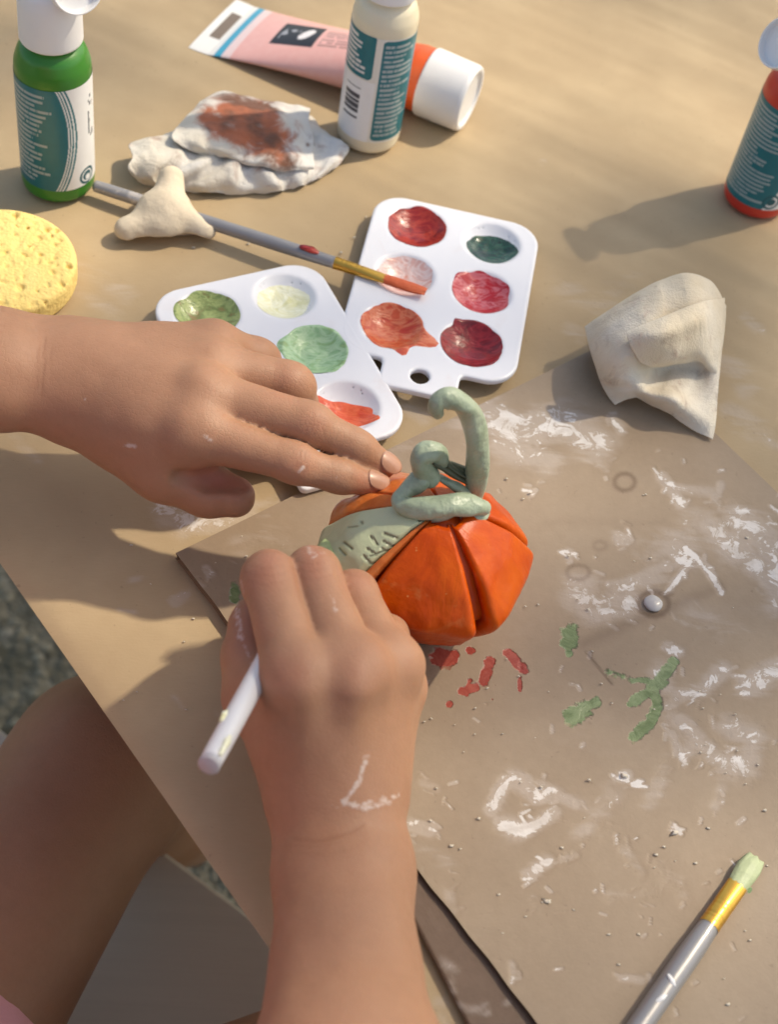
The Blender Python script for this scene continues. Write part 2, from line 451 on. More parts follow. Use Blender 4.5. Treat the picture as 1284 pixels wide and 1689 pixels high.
# ------------------------------------------------------------------ cardboard sheets
CZ = 4.6                                        # top of the cardboard
K0 = P(290, 912, CZ); KE1 = unit(P(885, 1689, CZ) - K0); KE2 = np.array([-KE1[1], KE1[0], 0])
if KE2[1] < 0: KE2 = -KE2
KL, KW = 430.0, 226.0
def KP(a, b, z): return np.array([*(K0 + KE1 * a + KE2 * b)[:2], z])
card_strokes = [
    ([(660, 735), (720, 705), (760, 700)], 18, .42), ([(800, 685), (850, 715), (930, 695), (985, 735)], 26, .85), ([(835, 735), (905, 765)], 22, .7), ([(995, 762)], 14, .6), ([(820, 680), (870, 700)], 12, .9),
    ([(1010, 690), (1025, 710)], 8, .6), ([(875, 813)], 7, .95), ([(1095, 785), (1125, 830)], 9, .8), ([(1115, 805), (1185, 815)], 8, .55), ([(1180, 830), (1190, 800)], 6, .6), ([(1150, 860), (1080, 930), (1060, 960)], 26, .55), ([(1120, 900), (1080, 920)], 30, .5),
    ([(955, 975), (985, 1005), (1040, 990)], 26, .75), ([(1132, 905), (1165, 935), (1190, 975)], 5, 1.0), ([(1140, 925), (1105, 972)], 5, .9), ([(1110, 915), (1125, 925)], 8, .8), ([(938, 915)], 8, 1.0), ([(1020, 885), (1035, 890)], 9, .7),
    ([(1170, 865), (1205, 900), (1250, 935)], 18, .95), ([(1215, 850), (1290, 900)], 26, .8), ([(1270, 900), (1290, 990)], 20, .85), ([(1200, 880), (1270, 960)], 16, .6),
    ([(1100, 1065), (1120, 1075)], 8, .7), ([(1090, 1110), (1110, 1180), (1140, 1230)], 18, .6), ([(1110, 1150), (1160, 1140), (1195, 1105)], 12, .7), ([(1120, 1190), (1180, 1250)], 16, .75), ([(1195, 1200), (1240, 1215), (1235, 1265), (1195, 1260)], 18, .72),
    ([(1235, 1130), (1285, 1100)], 16, .85), ([(1110, 1210), (1130, 1260)], 9, .8), ([(1032, 1279)], 9, 1.1), ([(1055, 1290)], 5, 1.0),
    ([(812, 1332), (835, 1290), (855, 1285)], 10, .9), ([(850, 1285), (885, 1315), (900, 1310)], 12, .8), ([(890, 1290), (950, 1328)], 9, .65), ([(830, 1360), (865, 1370), (915, 1342)], 11, .95), ([(680, 1358), (710, 1368)], 10, .9), ([(700, 1290), (720, 1300)], 10, .45),
    ([(875, 1440), (905, 1420)], 11, .9), ([(925, 1420), (950, 1410)], 7, .6), ([(960, 1370), (1000, 1340), (1010, 1310)], 16, .42), ([(1030, 1400), (1060, 1440)], 9, .5), ([(1010, 1480), (1080, 1470), (1120, 1460)], 12, .5), ([(1090, 1430), (1130, 1480)], 14, .4),
    ([(1070, 1330), (1090, 1290), (1100, 1260)], 14, .45), ([(1180, 1330), (1190, 1300)], 10, .4), ([(740, 1470), (750, 1500)], 10, .5), ([(780, 1540), (830, 1530)], 26, .25), ([(845, 1590), (850, 1610)], 6, .7), ([(1025, 1612), (1060, 1616)], 6, .7),
    ([(880, 1485), (900, 1500)], 12, .3), ([(1115, 1372)], 6, 1.0), ([(310, 950), (330, 965)], 10, .5), ([(340, 935), (352, 945)], 6, .6), ([(400, 900), (470, 890)], 22, .4), ([(1225, 690), (1284, 740)], 20, .6), ([(1190, 640), (1230, 690)], 18, .55), ([(940, 1330), (1000, 1370)], 24, .3), ([(700, 1400), (760, 1440)], 16, .3), ([(870, 1290), (870, 1300)], 12, .9),
    ([(800, 1000), (860, 1040)], 26, .2), ([(1140, 1010), (1200, 1040)], 20, .2)]
def ring(cx, cy, rx, ry, k=1.0, w=4.0): return ([(cx + rx * math.cos(a), cy + ry * math.sin(a)) for a in np.linspace(0, 6.283, 14)], w, k)
card_stains_and_shade = [ring(1031, 795, 17, 14, .8), ring(954, 944, 19, 12, .55), ring(990, 900, 10, 7, .35), ring(1079, 996, 25, 20, 1.0, 6), ([(1100, 985), (1107, 980)], 5, .8),
               ([(965, 1060), (1075, 1012), (1190, 968)], 11, .36), ([(900, 862), (1100, 862)], 7, .12), ([(968, 1076), (1010, 1128)], 2.2, .9), ([(1200, 985), (1284, 1000)], 34, .12)]  # long slanting band is a thin branch's shadow painted in; rings are stains
_r = np.random.default_rng(21); _sub = []
for p_, w_, k_ in card_strokes:                              # each smear breaks up into short dry streaks and flecks
    p_ = np.asarray(p_, float); a0 = math.atan2(*(p_[-1] - p_[0])[::-1]) if len(p_) > 1 else 0
    for _ in range(int(3 + w_ / 4)):
        c_ = p_[_r.integers(len(p_))] * .5 + p_[_r.integers(len(p_))] * .5 + _r.normal(size=2) * w_ * .9; a_ = a0 + _r.normal() * .6; l_ = _r.uniform(3, 22)
        _sub.append(([c_ - l_ * np.array([math.cos(a_), math.sin(a_)]) / 2, c_ + l_ * np.array([math.cos(a_ + .3), math.sin(a_ + .3)]) / 2], _r.uniform(2.4, 4.5), k_ * _r.uniform(.75, 1.25)))
for _ in range(90):
    c_ = np.array([_r.uniform(690, 1290), _r.uniform(680, 1680)]); a_ = _r.uniform(0, 3.1); l_ = _r.uniform(0, 14)
    _sub.append(([c_, c_ + l_ * np.array([math.cos(a_), math.sin(a_)])], _r.uniform(2.2, 3.6), _r.uniform(.5, 1.0)))
card_strokes = [(p_, w_ * 1.3, k_ * .98) for p_, w_, k_ in card_strokes] + _sub
card_reds = [([(725, 1084), (738, 1086)], 19, 1), ([(752, 1078)], 8, .9), ([(776, 1072)], 9, .9), ([(808, 1092), (801, 1110), (798, 1124)], 11, 1), ([(838, 1077), (850, 1090), (863, 1103)], 10, 1), ([(858, 1118), (858, 1138)], 5, .85), ([(763, 1140), (785, 1133)], 9, .95), ([(775, 1122), (770, 1145)], 6, .8), ([(741, 1161)], 7, 1), ([(812, 1152)], 4, .7), ([(816, 1130)], 4, .7)]
card_greens = [([(1000, 1108), (1040, 1120), (1080, 1124)], 9, .62), ([(1080, 1128), (1098, 1112), (1110, 1092)], 12, .95), ([(1048, 1155), (1078, 1135), (1095, 1125)], 12, .95), ([(1080, 1135), (1086, 1165), (1070, 1195)], 12, .95), ([(1072, 1192), (1048, 1214)], 13, .9), ([(940, 1043), (938, 1060)], 18, .95), ([(938, 1060), (939, 1078)], 8, .9), ([(945, 1182), (962, 1172)], 19, .95), ([(962, 1170), (984, 1158)], 12, .9), ([(388, 968), (386, 988)], 11, .8), ([(1060, 1145), (1040, 1162)], 8, .8)]
na, nb = 560, 300
aa, bb = np.linspace(0, KL, na), np.linspace(0, KW, nb)
A_, B_ = np.meshgrid(aa, bb, indexing='ij')
wav = lambda a: .35 * np.sin(a * .07 + 1) + .25 * np.sin(a * .31)
B2 = B_ + (1 - B_ / KW) * (wav(A_) * .7) * np.clip(A_ / 40, 0, 1)
top = (K0 + A_[..., None] * KE1 + B2[..., None] * KE2).reshape(-1, 3)
lift = 1.2 * np.clip(1 - B_.ravel() / 70, 0, 1) ** 2 * np.clip((A_.ravel() - 90) / 160, 0, 1)      # the near edge curls up a little
zz = CZ + fbm(top / 60, 3) * .9 + .007 * np.sin(B_.ravel() * 2 * math.pi / 7.0) + lift
top[:, 2] = zz
pxx, pyy = proj(top)
card_mat = kraft('cardboard_liner', (.30, .222, .150), (.36, .270, .188), .46, (60, 60, 30))
edge_mat = plain('cardboard_core', (.17, .105, .055), .8, .6, 700, .35)
card = thing('cardboard', 'large sheet of brown corrugated cardboard under the pumpkin smeared with clay', 'cardboard', KP(KL / 2, KW / 2, .6))
mesh_obj('top_liner', top, grid_faces(na, nb), card_mat, card, attrs={'slip': stroke_density(pxx, pyy, card_strokes) + np.clip(fbm(top / 30, 3) * .5 + .08, 0, .22), 'stain': stroke_density(pxx, pyy, card_stains_and_shade), 'tint_red': stroke_density(pxx, pyy, card_reds), 'tint_green': stroke_density(pxx, pyy, card_greens)})
# lower liner and the fluted middle layer that shows along the cut edges
def liner(z, inset):
    v = top.copy(); v[:, 2] = zz + z
    return v
lv = liner(-3.7, 0)
mesh_obj('bottom_liner', lv, grid_faces(na, nb)[:, ::-1].copy(), edge_mat, card)
def edge_strip(idx, name):
    t_, b_ = top[idx], lv[idx]; n = len(idx); rows = []
    for k, u in enumerate((0.0, .13, .2, .5, .8, .87, 1.0)):
        p = t_ * (1 - u) + b_ * u
        ins = (0, 0, .9, 1.4, .9, 0, 0)[k]
        cdir = unit(np.array([*(KP(KL / 2, KW / 2, 0) - p.mean(0))[:2], 0])); 
        ph = np.sin(np.arange(n) * 1.9) * (.5 if 1 < k < 5 else 0)
        rows.append(p + cdir * (ins + ph)[:, None] if isinstance(ins + ph, np.ndarray) else p)
    return mesh_obj(name, np.vstack(rows), grid_faces(7, n), edge_mat, card)
gi = np.arange(na * nb).reshape(na, nb)
edge_strip(gi[:, 0], 'cut_edge'); edge_strip(gi[0, :], 'cut_edge'); edge_strip(gi[:, -1], 'cut_edge'); edge_strip(gi[-1, :], 'cut_edge')

# darker strip of cardboard lying under the big sheet near the forearm
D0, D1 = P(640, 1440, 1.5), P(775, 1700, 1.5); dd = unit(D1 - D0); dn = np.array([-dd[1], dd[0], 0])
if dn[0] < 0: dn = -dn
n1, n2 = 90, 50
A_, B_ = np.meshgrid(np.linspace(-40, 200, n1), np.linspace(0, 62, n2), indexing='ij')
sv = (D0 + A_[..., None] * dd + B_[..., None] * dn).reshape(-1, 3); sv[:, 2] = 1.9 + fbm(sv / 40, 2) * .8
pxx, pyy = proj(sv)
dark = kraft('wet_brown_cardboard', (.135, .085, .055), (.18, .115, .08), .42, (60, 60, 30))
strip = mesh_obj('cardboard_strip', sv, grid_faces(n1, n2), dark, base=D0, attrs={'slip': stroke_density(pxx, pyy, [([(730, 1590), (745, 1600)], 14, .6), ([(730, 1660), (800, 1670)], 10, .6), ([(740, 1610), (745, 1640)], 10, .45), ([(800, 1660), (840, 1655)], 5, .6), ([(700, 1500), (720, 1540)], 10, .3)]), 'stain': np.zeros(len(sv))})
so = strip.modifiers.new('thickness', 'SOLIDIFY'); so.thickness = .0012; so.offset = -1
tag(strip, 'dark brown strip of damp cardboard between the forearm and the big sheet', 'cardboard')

# ------------------------------------------------------------------ unseen shade tree over the table, leaf gaps arranged to place the sun patches
lit = [(900, 120, 330, 130, 1.0), (1150, 230, 220, 80, .9), (1000, 60, 300, 60, .9), (420, 130, 160, 90, .40), (150, 440, 190, 90, .85), (430, 420, 150, 60, .6), (560, 650, 260, 130, .55), (390, 1380, 110, 260, .85), (120, 820, 90, 50, .5), (330, 690, 120, 60, .5),
       (1000, 1560, 330, 150, .6), (740, 1660, 60, 60, .9), (600, 1050, 140, 160, .55), (820, 900, 110, 150, .6), (1080, 540, 120, 110, .5), (700, 470, 180, 160, .75), (620, 1560, 110, 200, .5), (650, 100, 200, 120, .7), (60, 150, 130, 170, .5), (1180, 1250, 200, 300, .35)]
lit3 = [(P(560, 1090, 66), 54, .95), (P(480, 1000, 66), 39, .8), (P(650, 1110, 50), 44, .9), (P(610, 1500, 45), 44, .6), (P(640, 1650, 45), 44, .6), (P(350, 590, 62), 54, .7), (P(500, 690, 62), 44, .65), (P(120, 600, 60), 52, .5), (P(760, 930, 40), 49, .7), (P(610, 885, 48), 33, .95), (P(760, 720, 80), 39, .9), (P(1100, 520, 36), 46, .5), (P(20, 460, 12), 57, .95), (P(40, 1260, -110), 78, .95), (P(20, 940, -620), 150, .95), (P(60, 1060, -620), 150, .8)]
def lit_value(p):
    x, y = proj(p); v = np.full(len(x), .22)
    for cx, cy, rx, ry, k in lit: v = np.maximum(v, k * np.exp(-(((x - cx) / rx) ** 2 + ((y - cy) / ry) ** 2) ** 2))
    for q, r, k in lit3:                                     # places on the hands and the pumpkin that stand in sun
        g = np.asarray(q) - SUN_DIR * (q[2] / SUN_DIR[2]); d2 = ((p - g)[:, :2] ** 2).sum(1) / r ** 2
        v = np.maximum(v, k * np.exp(-d2 ** 2))
    return v
leafm = Mat('tree_leaf'); lf = leafm.noise(3, 2); leafm.set(color=leafm.mix(lf, (.05, .10, .02), (.09, .16, .035)), rough=.5)
barkm = plain('tree_bark', (.16, .12, .09), .9, .8, 60, .4)
DIST = 3300.0
nl = 26000
pos = np.stack([rng.uniform(-1500, 1500, nl), rng.uniform(-1300, 1700, nl), np.zeros(nl)], 1)
lv_ = lit_value(pos)
keep = rng.random(nl) > np.clip(lv_ * 1.06, 0, .97)
inside = np.hypot((pos[:, 0] - 0) / 1450, (pos[:, 1] - 150) / 1450) < 1
thin = rng.random(nl) < .115
pos = pos[keep & inside & thin]
dist = DIST + rng.uniform(-350, 500, len(pos))
cen = pos + SUN_DIR * dist[:, None]
lvv, lff = [], []
for c in cen:
    u = unit(rng.normal(size=3) + np.array([0, 0, 0])); w = unit(np.cross(u, unit(SUN_DIR + rng.normal(size=3) * .5)))
    L, Wd = rng.uniform(38, 62), rng.uniform(20, 32); b0 = len(lvv); nrm = np.cross(u, w) * 5
    lvv += [c - u * L, c - u * L * .3 + w * Wd - nrm, c + u * L * .5 + w * Wd * .8 - nrm, c + u * L, c + u * L * .5 - w * Wd * .8 - nrm, c - u * L * .3 - w * Wd - nrm, c]
    lff += [[b0, b0 + 1, b0 + 6], [b0 + 1, b0 + 2, b0 + 6], [b0 + 2, b0 + 3, b0 + 6], [b0 + 3, b0 + 4, b0 + 6], [b0 + 4, b0 + 5, b0 + 6], [b0 + 5, b0, b0 + 6]]
cc = SUN_DIR * DIST
foot = np.array([cc[0] + 1900, cc[1] + 900, -TABLE_H])
tree = thing('shade_tree', 'unseen leafy shade tree with gaps arranged to light the table', 'tree', foot)
v1, f1 = tube([foot, foot + [-60, 40, 1300], [cc[0] + 1500, cc[1] + 700, cc[2] + 350], [cc[0] + 700, cc[1] + 300, cc[2] + 750]], [160, 130, 95, 50], 30, 14, wob=.05)
mesh_obj('trunk', v1, f1, barkm, tree)
for k, a in enumerate((20, 95, 170, 250, 320)):
    e1 = np.array([cc[0] + 1500, cc[1] + 700, cc[2] + 350]); d = np.array([math.cos(math.radians(a)), math.sin(math.radians(a)), .25])
    v1, f1 = tube([e1, e1 + d * 500 + [0, 0, 120], e1 + d * 1100 + [0, 0, 420]], [70, 42, 14], 16, 10, wob=.05)
    mesh_obj('limb', v1, f1, barkm, tree)
# second tier of leaves around the limbs, well clear of the table's sunlight
for i in range(2500):
    c = np.array([cc[0] + 1500, cc[1] + 700, cc[2] + 900]) + unit(rng.normal(size=3)) * rng.uniform(300, 1300) * [1.1, 1.1, .6]
    foot_xy = c - SUN_DIR * (c[2] / SUN_DIR[2])
    if abs(foot_xy[0]) < 520 and abs(foot_xy[1] - 130) < 620: continue
    u = unit(rng.normal(size=3)); w = unit(np.cross(u, rng.normal(size=3))); L, Wd = 55, 30; b0 = len(lvv)
    lvv += [c - u * L, c + w * Wd, c + u * L, c - w * Wd]; lff += [[b0, b0 + 1, b0 + 2, b0 + 3]]
mesh_obj('crown', lvv, lff, leafm.m, tree, smooth=False)
# ------------------------------------------------------------------ paint bottles
white_plastic = plain('white_plastic', (.78, .77, .76), .38, .05, 300, .03)
TEAL, TEALD, WHITE = np.array(srgb(10, 108, 118)), np.array(srgb(6, 84, 94)), np.array([.80, .79, .77])
label_mat = vertex_coloured('bottle_label', .33)

def label_shell(name, base, r, z0, z1, painter, parent, a0=-165, a1=165, na=300, nz=240):
    """Printed label wrapped round a bottle; painter gets angle (deg, 0 faces the camera, + to the right) and height 0..1."""
    to = unit(np.array([*(CAM - base)[:2], 0])); rt = np.array([-to[1], to[0], 0])
    a = np.radians(np.linspace(a0, a1, na)); v = np.linspace(0, 1, nz)
    V, A = np.meshgrid(v, a, indexing='ij')
    pts = base + r * (np.cos(A)[..., None] * to + np.sin(A)[..., None] * rt); pts[..., 2] = base[2] + z0 + V * (z1 - z0)
    col = painter(np.degrees(A).ravel(), V.ravel())
    return mesh_obj(name, pts.reshape(-1, 3), grid_faces(nz, na), label_mat, parent, cols={'paint': col})

def text_rows(a, v, a0, a1, v0, v1, rows, seed, fill=.8, edge=.3):
    """Rows of print too fine to read: broken dashes of uneven length."""
    m = np.zeros(len(a)); t = (v - v0) / (v1 - v0) * rows; i = np.floor(t).astype(int); fr = t - i
    rs = np.random.default_rng(seed); ends = rs.uniform(.55, 1.0, rows + 2); u = (a - a0) / (a1 - a0)
    ch = vnoise(np.stack([a * .9 + i * 7.7, i * 3.1, i * 0 + .5], 1))
    ok = (v > v0) & (v < v1) & (u > 0) & (u < ends[np.clip(i, 0, rows)]) & (fr > edge) & (fr < 1 - edge * .6) & (ch > 1 - fill)
    m[ok] = 1; return m[:, None]

def paint_green_label(a, v):
    edge = 5 + 20 * np.sin(np.clip(v, 0, 1) * math.pi) ** .8 - 6 * (1 - v)
    col = np.where((a < edge)[:, None], TEAL * (.85 + .15 * v[:, None]), WHITE)
    for k, w in ((3.5, 1.3), (9, 1.6)):
        d = np.abs(a - (edge + k)); col = np.where((d < w)[:, None], TEAL, col)
    d = np.abs(a - (edge - 3)); col = np.where((d < 1.0)[:, None], WHITE, col)
    col = col + (WHITE * .8 - col) * text_rows(a, v, -88, -4, .05, .95, 19, 3, .72) * ((a < edge - 8)[:, None]) * .5
    d = np.hypot((a - 50) * .29, (v - .085) * 56)                      # round emblem at the foot of the label
    col = np.where((d < 4.6)[:, None], TEALD, col); col = np.where(((d < 3.4) & (d > 2.6))[:, None], WHITE, col)
    col = np.where((np.hypot((a - 50) * .29 - .3, (v - .085) * 56 + .9) < 1.5)[:, None], WHITE, col)
    s = vnoise(np.stack([a * .22, v * 26, v * 0 + 2.5], 1))            # upright script on the white side
    col = np.where((((a > 56) & (a < 72) & (s > .60) & (v > .42) & (v < .86)))[:, None], np.array([.12, .13, .14]), col)
    return np.where((a > 90)[:, None], TEAL, col)

def rrect(a, v, a0, a1, v0, v1, rad=5, asp=.285, hv=58):
    x, y = (a - (a0 + a1) / 2) * asp, (v - (v0 + v1) / 2) * hv
    w, h = (a1 - a0) / 2 * asp - rad * .3, (v1 - v0) / 2 * hv - rad * .3
    return np.hypot(np.maximum(np.abs(x) - w, 0), np.maximum(np.abs(y) - h, 0)) - rad * .3

def paint_white_label(a, v):
    col = np.tile(np.array([.74, .71, .64]), (len(a), 1))
    t1 = rrect(a, v, -110, -8, .60, 1.02, 8) < 0; t2 = rrect(a, v, 4, 100, .02, .985, 8) < 0
    col[t1 | t2] = TEAL
    col = col + (WHITE * .85 - col) * text_rows(a, v, -82, -16, .63, .97, 8, 5, .8) * t1[:, None]
    col = col + (WHITE * .8 - col) * text_rows(a, v, 9, 74, .05, .95, 20, 6, .7) * t2[:, None] * .55
    wp = (a > -95) & (a < 0) & (v < .585); col[wp] = (.80, .79, .78)
    bars = (vnoise(np.stack([a * 0 + 1.5, v * 95, a * 0 + .5], 1)) > .5) & (a > -58) & (a < -24) & (v > .20) & (v < .50)
    col[bars] = (.06, .06, .07)
    return col

def paint_red_label(a, v):
    col = np.tile(TEAL * .95, (len(a), 1))
    w = (v < .26 - .012 * np.abs(a - 40)) | (a > 38 + 20 * v); col[w & (a > -4)] = WHITE * .98
    col = col + (WHITE * .8 - col) * text_rows(a, v, -86, 20, .05, .96, 22, 9, .78) * (~(w & (a > -6)))[:, None] * .45
    d = np.hypot((a - 30) * .29, (v - .09) * 56); col[(d < 4.5) & (d > 3.2)] = TEALD; col[d < 2.2] = TEALD
    return col

def bottle(label, base, body_col, painter, open_cap, r=16.2, z=(9, 64), shoulder=76, cap_h=26, body_rough=.3):
    t = thing('paint_bottle', label, 'paint bottle', base, 'squeeze bottles of craft paint')
    bm = plain('bottle_plastic', body_col, body_rough, .03, 200, .05)
    pr = soft([(0, .2), (r - 3, .2), (r - .4, 2.6), (r, 5), (r, z[1] + 2), (r - .2, shoulder - 9), (r - 2.2, shoulder - 3), (r - 6, shoulder), (9, shoulder + .5), (9, shoulder + 4), (0, shoulder + 4)], 6, 2.2)
    v, f = lathe(pr, base); mesh_obj('body', v, f, bm, t)
    label_shell('label', base, r + .16, z[0], z[1], painter, t)
    c0 = shoulder + .8
    v, f = lathe(soft([(0, c0), (12.6, c0), (13.2, c0 + 1), (12.9, c0 + cap_h - 7), (12.2, c0 + cap_h - 2.5), (10.8, c0 + cap_h), (0, c0 + cap_h)], 5, 1.4), base)
    cp = mesh_obj('cap', v, f, white_plastic, t)
    v, f = lathe(soft([(0, c0 + cap_h - .5), (2.6, c0 + cap_h - .5), (2.0, c0 + cap_h + 5), (0, c0 + cap_h + 5)], 4, .6), base, m=24)
    mesh_obj('nozzle', v, f, white_plastic, cp)
    off, ax = open_cap                                                 # flip lid hanging open from the cap
    c = np.asarray(base) + np.array(off); d = unit(ax)
    v, f = lathe(soft([(0, -2), (9.5, -2), (11.5, -.5), (11.5, 4), (10.6, 4), (10.4, .6), (0, .6)], 5, .8), c, d, 40)
    mesh_obj('flip_lid', v, f, white_plastic, cp)
    return t

to_cam = lambda b: unit(np.array([*(CAM - b)[:2], 0]))
bG = P(97, 303, 0); bG[2] = .3
bottle('green paint bottle with open white flip cap at the left edge', bG, srgb(52, 122, 40), paint_green_label, ((11, -7, 108), (.55, -.75, .30)), z=(9, 62))
bM = P(606, 228, 0); bM[2] = .3
bottle('cream white paint bottle with barcode label standing before the pink tube', bM, srgb(226, 214, 186), paint_white_label, ((-4, 14, 112), (0, -.5, .8)), r=15.2, z=(9, 66), shoulder=80)
bR = P(1243, 332, 0); bR[2] = .3
bottle('red paint bottle with teal label cut off by the right edge', bR, srgb(196, 52, 40), paint_red_label, (tuple(PY(1296, 74, bR[1] - 9) - bR), (-.8, -.35, .45)), z=(8, 62))

# ------------------------------------------------------------------ pink paint tube
cap_end, cap_in = P(776, 155, 16), P(704, 135, 16); crimp = P(352, 33, 3.2)
ax = unit(cap_in - np.array([crimp[0], crimp[1], 18]))
tube_t = thing('paint_tube', 'pale pink paint tube with orange band and white cap lying on its side', 'paint tube', [*((cap_in + crimp) / 2)[:2], 0])
side = unit(np.cross((0, 0, 1), ax)); nS, nA = 220, 160
S = np.linspace(0, 1, nS); Aa = np.linspace(0, 2 * math.pi, nA, endpoint=False); R0 = 16.0
cl = crimp[None] * (1 - S[:, None]) + np.array([*cap_in[:2], R0 + .2])[None] * S[:, None]
k = np.clip((S - .05) / .9, 0, 1)
hw = 25.5 * (1 - k) + R0 * k; hh = np.maximum(.9, R0 * k ** .92)
cl[:, 2] = hh + .3
Sg, Ag = np.meshgrid(S, Aa, indexing='ij')
ca, sa = np.cos(Ag), np.sin(Ag)
tv = cl[:, None, :] + (hw[:, None] * ca)[..., None] * side + (hh[:, None] * sa)[..., None] * np.array([0, 0, 1.0])
s_, a_ = Sg.ravel(), np.degrees(Ag.ravel())
PINK, ORG = np.array(srgb(232, 176, 168)), np.array(srgb(222, 92, 40))
col = np.tile(PINK, (len(s_), 1)); L = np.linalg.norm(cap_in - crimp)
w_ = a_ / 180                                                           # 0 = near-left side .. 1 far side over the top
col[s_ < .115] = (.80, .78, .74); col[(s_ >= .115) & (s_ < .15)] = srgb(60, 160, 190)
col[(s_ >= .15) & (s_ < .19)] = np.array(PINK) * .5 + .4
col[s_ > .905] = ORG
topz = (a_ > 10) & (a_ < 170); x = (s_ - .31) / .19; y = (a_ - 62) / 55
blk = topz & (x > 0) & (x < 1) & (y > 0) & (y < 1); col[blk] = (.02, .018, .022)
col[blk & (np.hypot((x - .66) * 1.6 + (y - .5) * .5, (y - .45) * .8) < .20)] = (.8, .75, .75)
let = blk & (x > .08) & (x < .5) & (y > .3) & (y < .75) & (vnoise(np.stack([x * 14, y * 6, x * 0 + 4.5], 1)) > .55); col[let] = (.35, .35, .38)
gx = topz & (s_ > .52) & (s_ < .70) & (a_ > 66) & (a_ < 112) & (np.mod(a_, 7.5) > 2.5) & (vnoise(np.stack([s_ * 120, np.floor(a_ / 7.5), s_ * 0 + 8.5], 1)) > .3); col[gx] = PINK * .55
sl_ = (s_ > .035) & (s_ < .085) & (a_ > 60) & (a_ < 118) & topz; col[sl_] = (.20, .15, .11)
mesh_obj('tube_body', tv.reshape(-1, 3), grid_faces(nS, nA, True), vertex_coloured('tube_print', .34), tube_t, cols={'paint': col})
cz = np.array([*cap_in[:2], R0 + .2])
v, f = lathe(soft([(0, 0), (R0 + .6, 0), (R0 + 1.0, 1), (R0 + .6, 22), (R0 - .2, 24), (R0 - 2.4, 24), (R0 - 3.0, 22.6), (0, 22.4)], 5, .8), cz, ax, 72)
mesh_obj('cap', v, f, white_plastic, tube_t)

# ------------------------------------------------------------------ folded cloths (control nets lofted both ways)
def loft(rows, nu=70, nv=90, wr=1.0, seed=0, freq=9.0, ridge=.5, lat=.6, pleat=0.0, cyc=5.0):
    R = [catmull([P(*c) for c in row], nv) for row in rows]
    G = np.stack([catmull([R[i][j] for i in range(len(R))], nu) for j in range(nv)], 1)
    if pleat:                                                   # soft gathers running towards the free edge
        I, J = np.meshgrid(np.linspace(0, 1, nu), np.linspace(0, 1, nv), indexing='ij')
        wv = vnoise(np.stack([I * 2.2 + seed, J * 3 + seed, I * 0], -1)); amp = pleat * (.25 + .75 * I) * (.4 + 1.2 * vnoise(np.stack([J * 4 + seed * 2, I * 1.5, J * 0 + 3.5], -1)))
        ph = 2 * math.pi * (cyc * (J + .25 * wv) + .35 * I); w1 = np.sin(ph); w1 = np.sign(w1) * np.abs(w1) ** .7
        G = G + np.stack([w1 * amp * .25, w1 * amp * -.45, w1 * amp * .8], -1) * np.sin(np.clip(J, .03, .97) * math.pi)[..., None] ** .4
    v = G.reshape(-1, 3)
    v = v + np.stack([fbm(v / freq + seed + k * 31, 3) * wr * (1.0 if k == 2 else lat) for k in range(3)], 1)
    rg = lambda q: np.abs(fbm(q, 2)) * 2
    v[:, 2] += (rg(v * [1, .55, .3] / (freq * 1.5) + seed + 50) - .3) * -wr * ridge + (rg(v / (freq * .6) + seed + 80) - .3) * -wr * ridge * .4
    v[:, 2] = np.maximum(v[:, 2], .6)
    return v, grid_faces(nu, nv)
def cloth_mat(name, c, stain_cols=((.40, .115, .05), (.15, .06, .033))):
    m = Mat(name); s = m.attr('stain').outputs['Fac']; nz = m.noise(60, 5, .7, dist=1.0); big = m.noise(35, 3)
    weave = m.n('TexVoronoi', {'Vector': m.obj(), 'Scale': 1400.0}).outputs['Distance']
    base = m.mix(m.step(big, .3, .7), (c[0] * .88, c[1] * .82, c[2] * .72), c)
    x = m.math('ADD', s, m.math('MULTIPLY', m.math('SUBTRACT', nz, .5), 1.9))
    col = m.mix(m.step(x, .05, .75), base, m.mix(m.step(m.math('ADD', m.noise(55, 3), m.math('MULTIPLY', s, .0)), .42, .62), stain_cols[0], stain_cols[1]))
    wr_ = m.noise(26, 4, .55, m.scaled((1, 2.2, 1)), 1.2)
    m.set(color=col, rough=.9, normal=m.bump(m.math('ADD', m.math('ADD', m.math('MULTIPLY', weave, .12), m.math('MULTIPLY', m.noise(220, 3), .22)), m.math('MULTIPLY', wr_, .8)), .6, .003), sheen=.1); return m.m
tissue_mat = cloth_mat('paper_towel', (.70, .675, .63))
def cloth_part(name, rows, mat, parent, stain=None, thick=.3, **kw):
    v, f = loft(rows, **kw); px, py = proj(v)
    o = mesh_obj(name, v, f, mat, parent, attrs={'stain': stroke_density(px, py, stain or [])})
    sd = o.modifiers.new('thickness', 'SOLIDIFY'); sd.thickness = thick * .001; sd.offset = -1
    return o
tw_ = thing('paper_towel', 'crumpled white paper towel stained rust brown behind the clay piece', 'paper towel', P(390, 260, 0))
cloth_part('under_fold', [
    [(300, 205, 1), (345, 178, 3), (400, 172, 4), (455, 182, 4), (515, 195, 2)],
    [(262, 228, 8), (330, 205, 10), (400, 205, 10), (470, 212, 9), (540, 222, 6)],
    [(216, 238, 9), (290, 238, 12), (390, 242, 11), (470, 248, 9), (568, 238, 6)],
    [(222, 262, 12), (295, 266, 12), (385, 276, 11), (470, 275, 9), (577, 248, 5)],
    [(210, 282, 8), (285, 300, 6), (390, 308, 6), (475, 300, 5), (560, 270, 3)],
    [(228, 300, 1), (300, 318, 1), (390, 322, 1), (480, 312, 1), (535, 288, 1)]], tissue_mat, tw_, wr=2.6, seed=3, freq=13, ridge=.9, lat=1.6, pleat=2.2, cyc=7, nu=110, nv=140, stain=[([(380, 255), (430, 275)], 12, .35)])
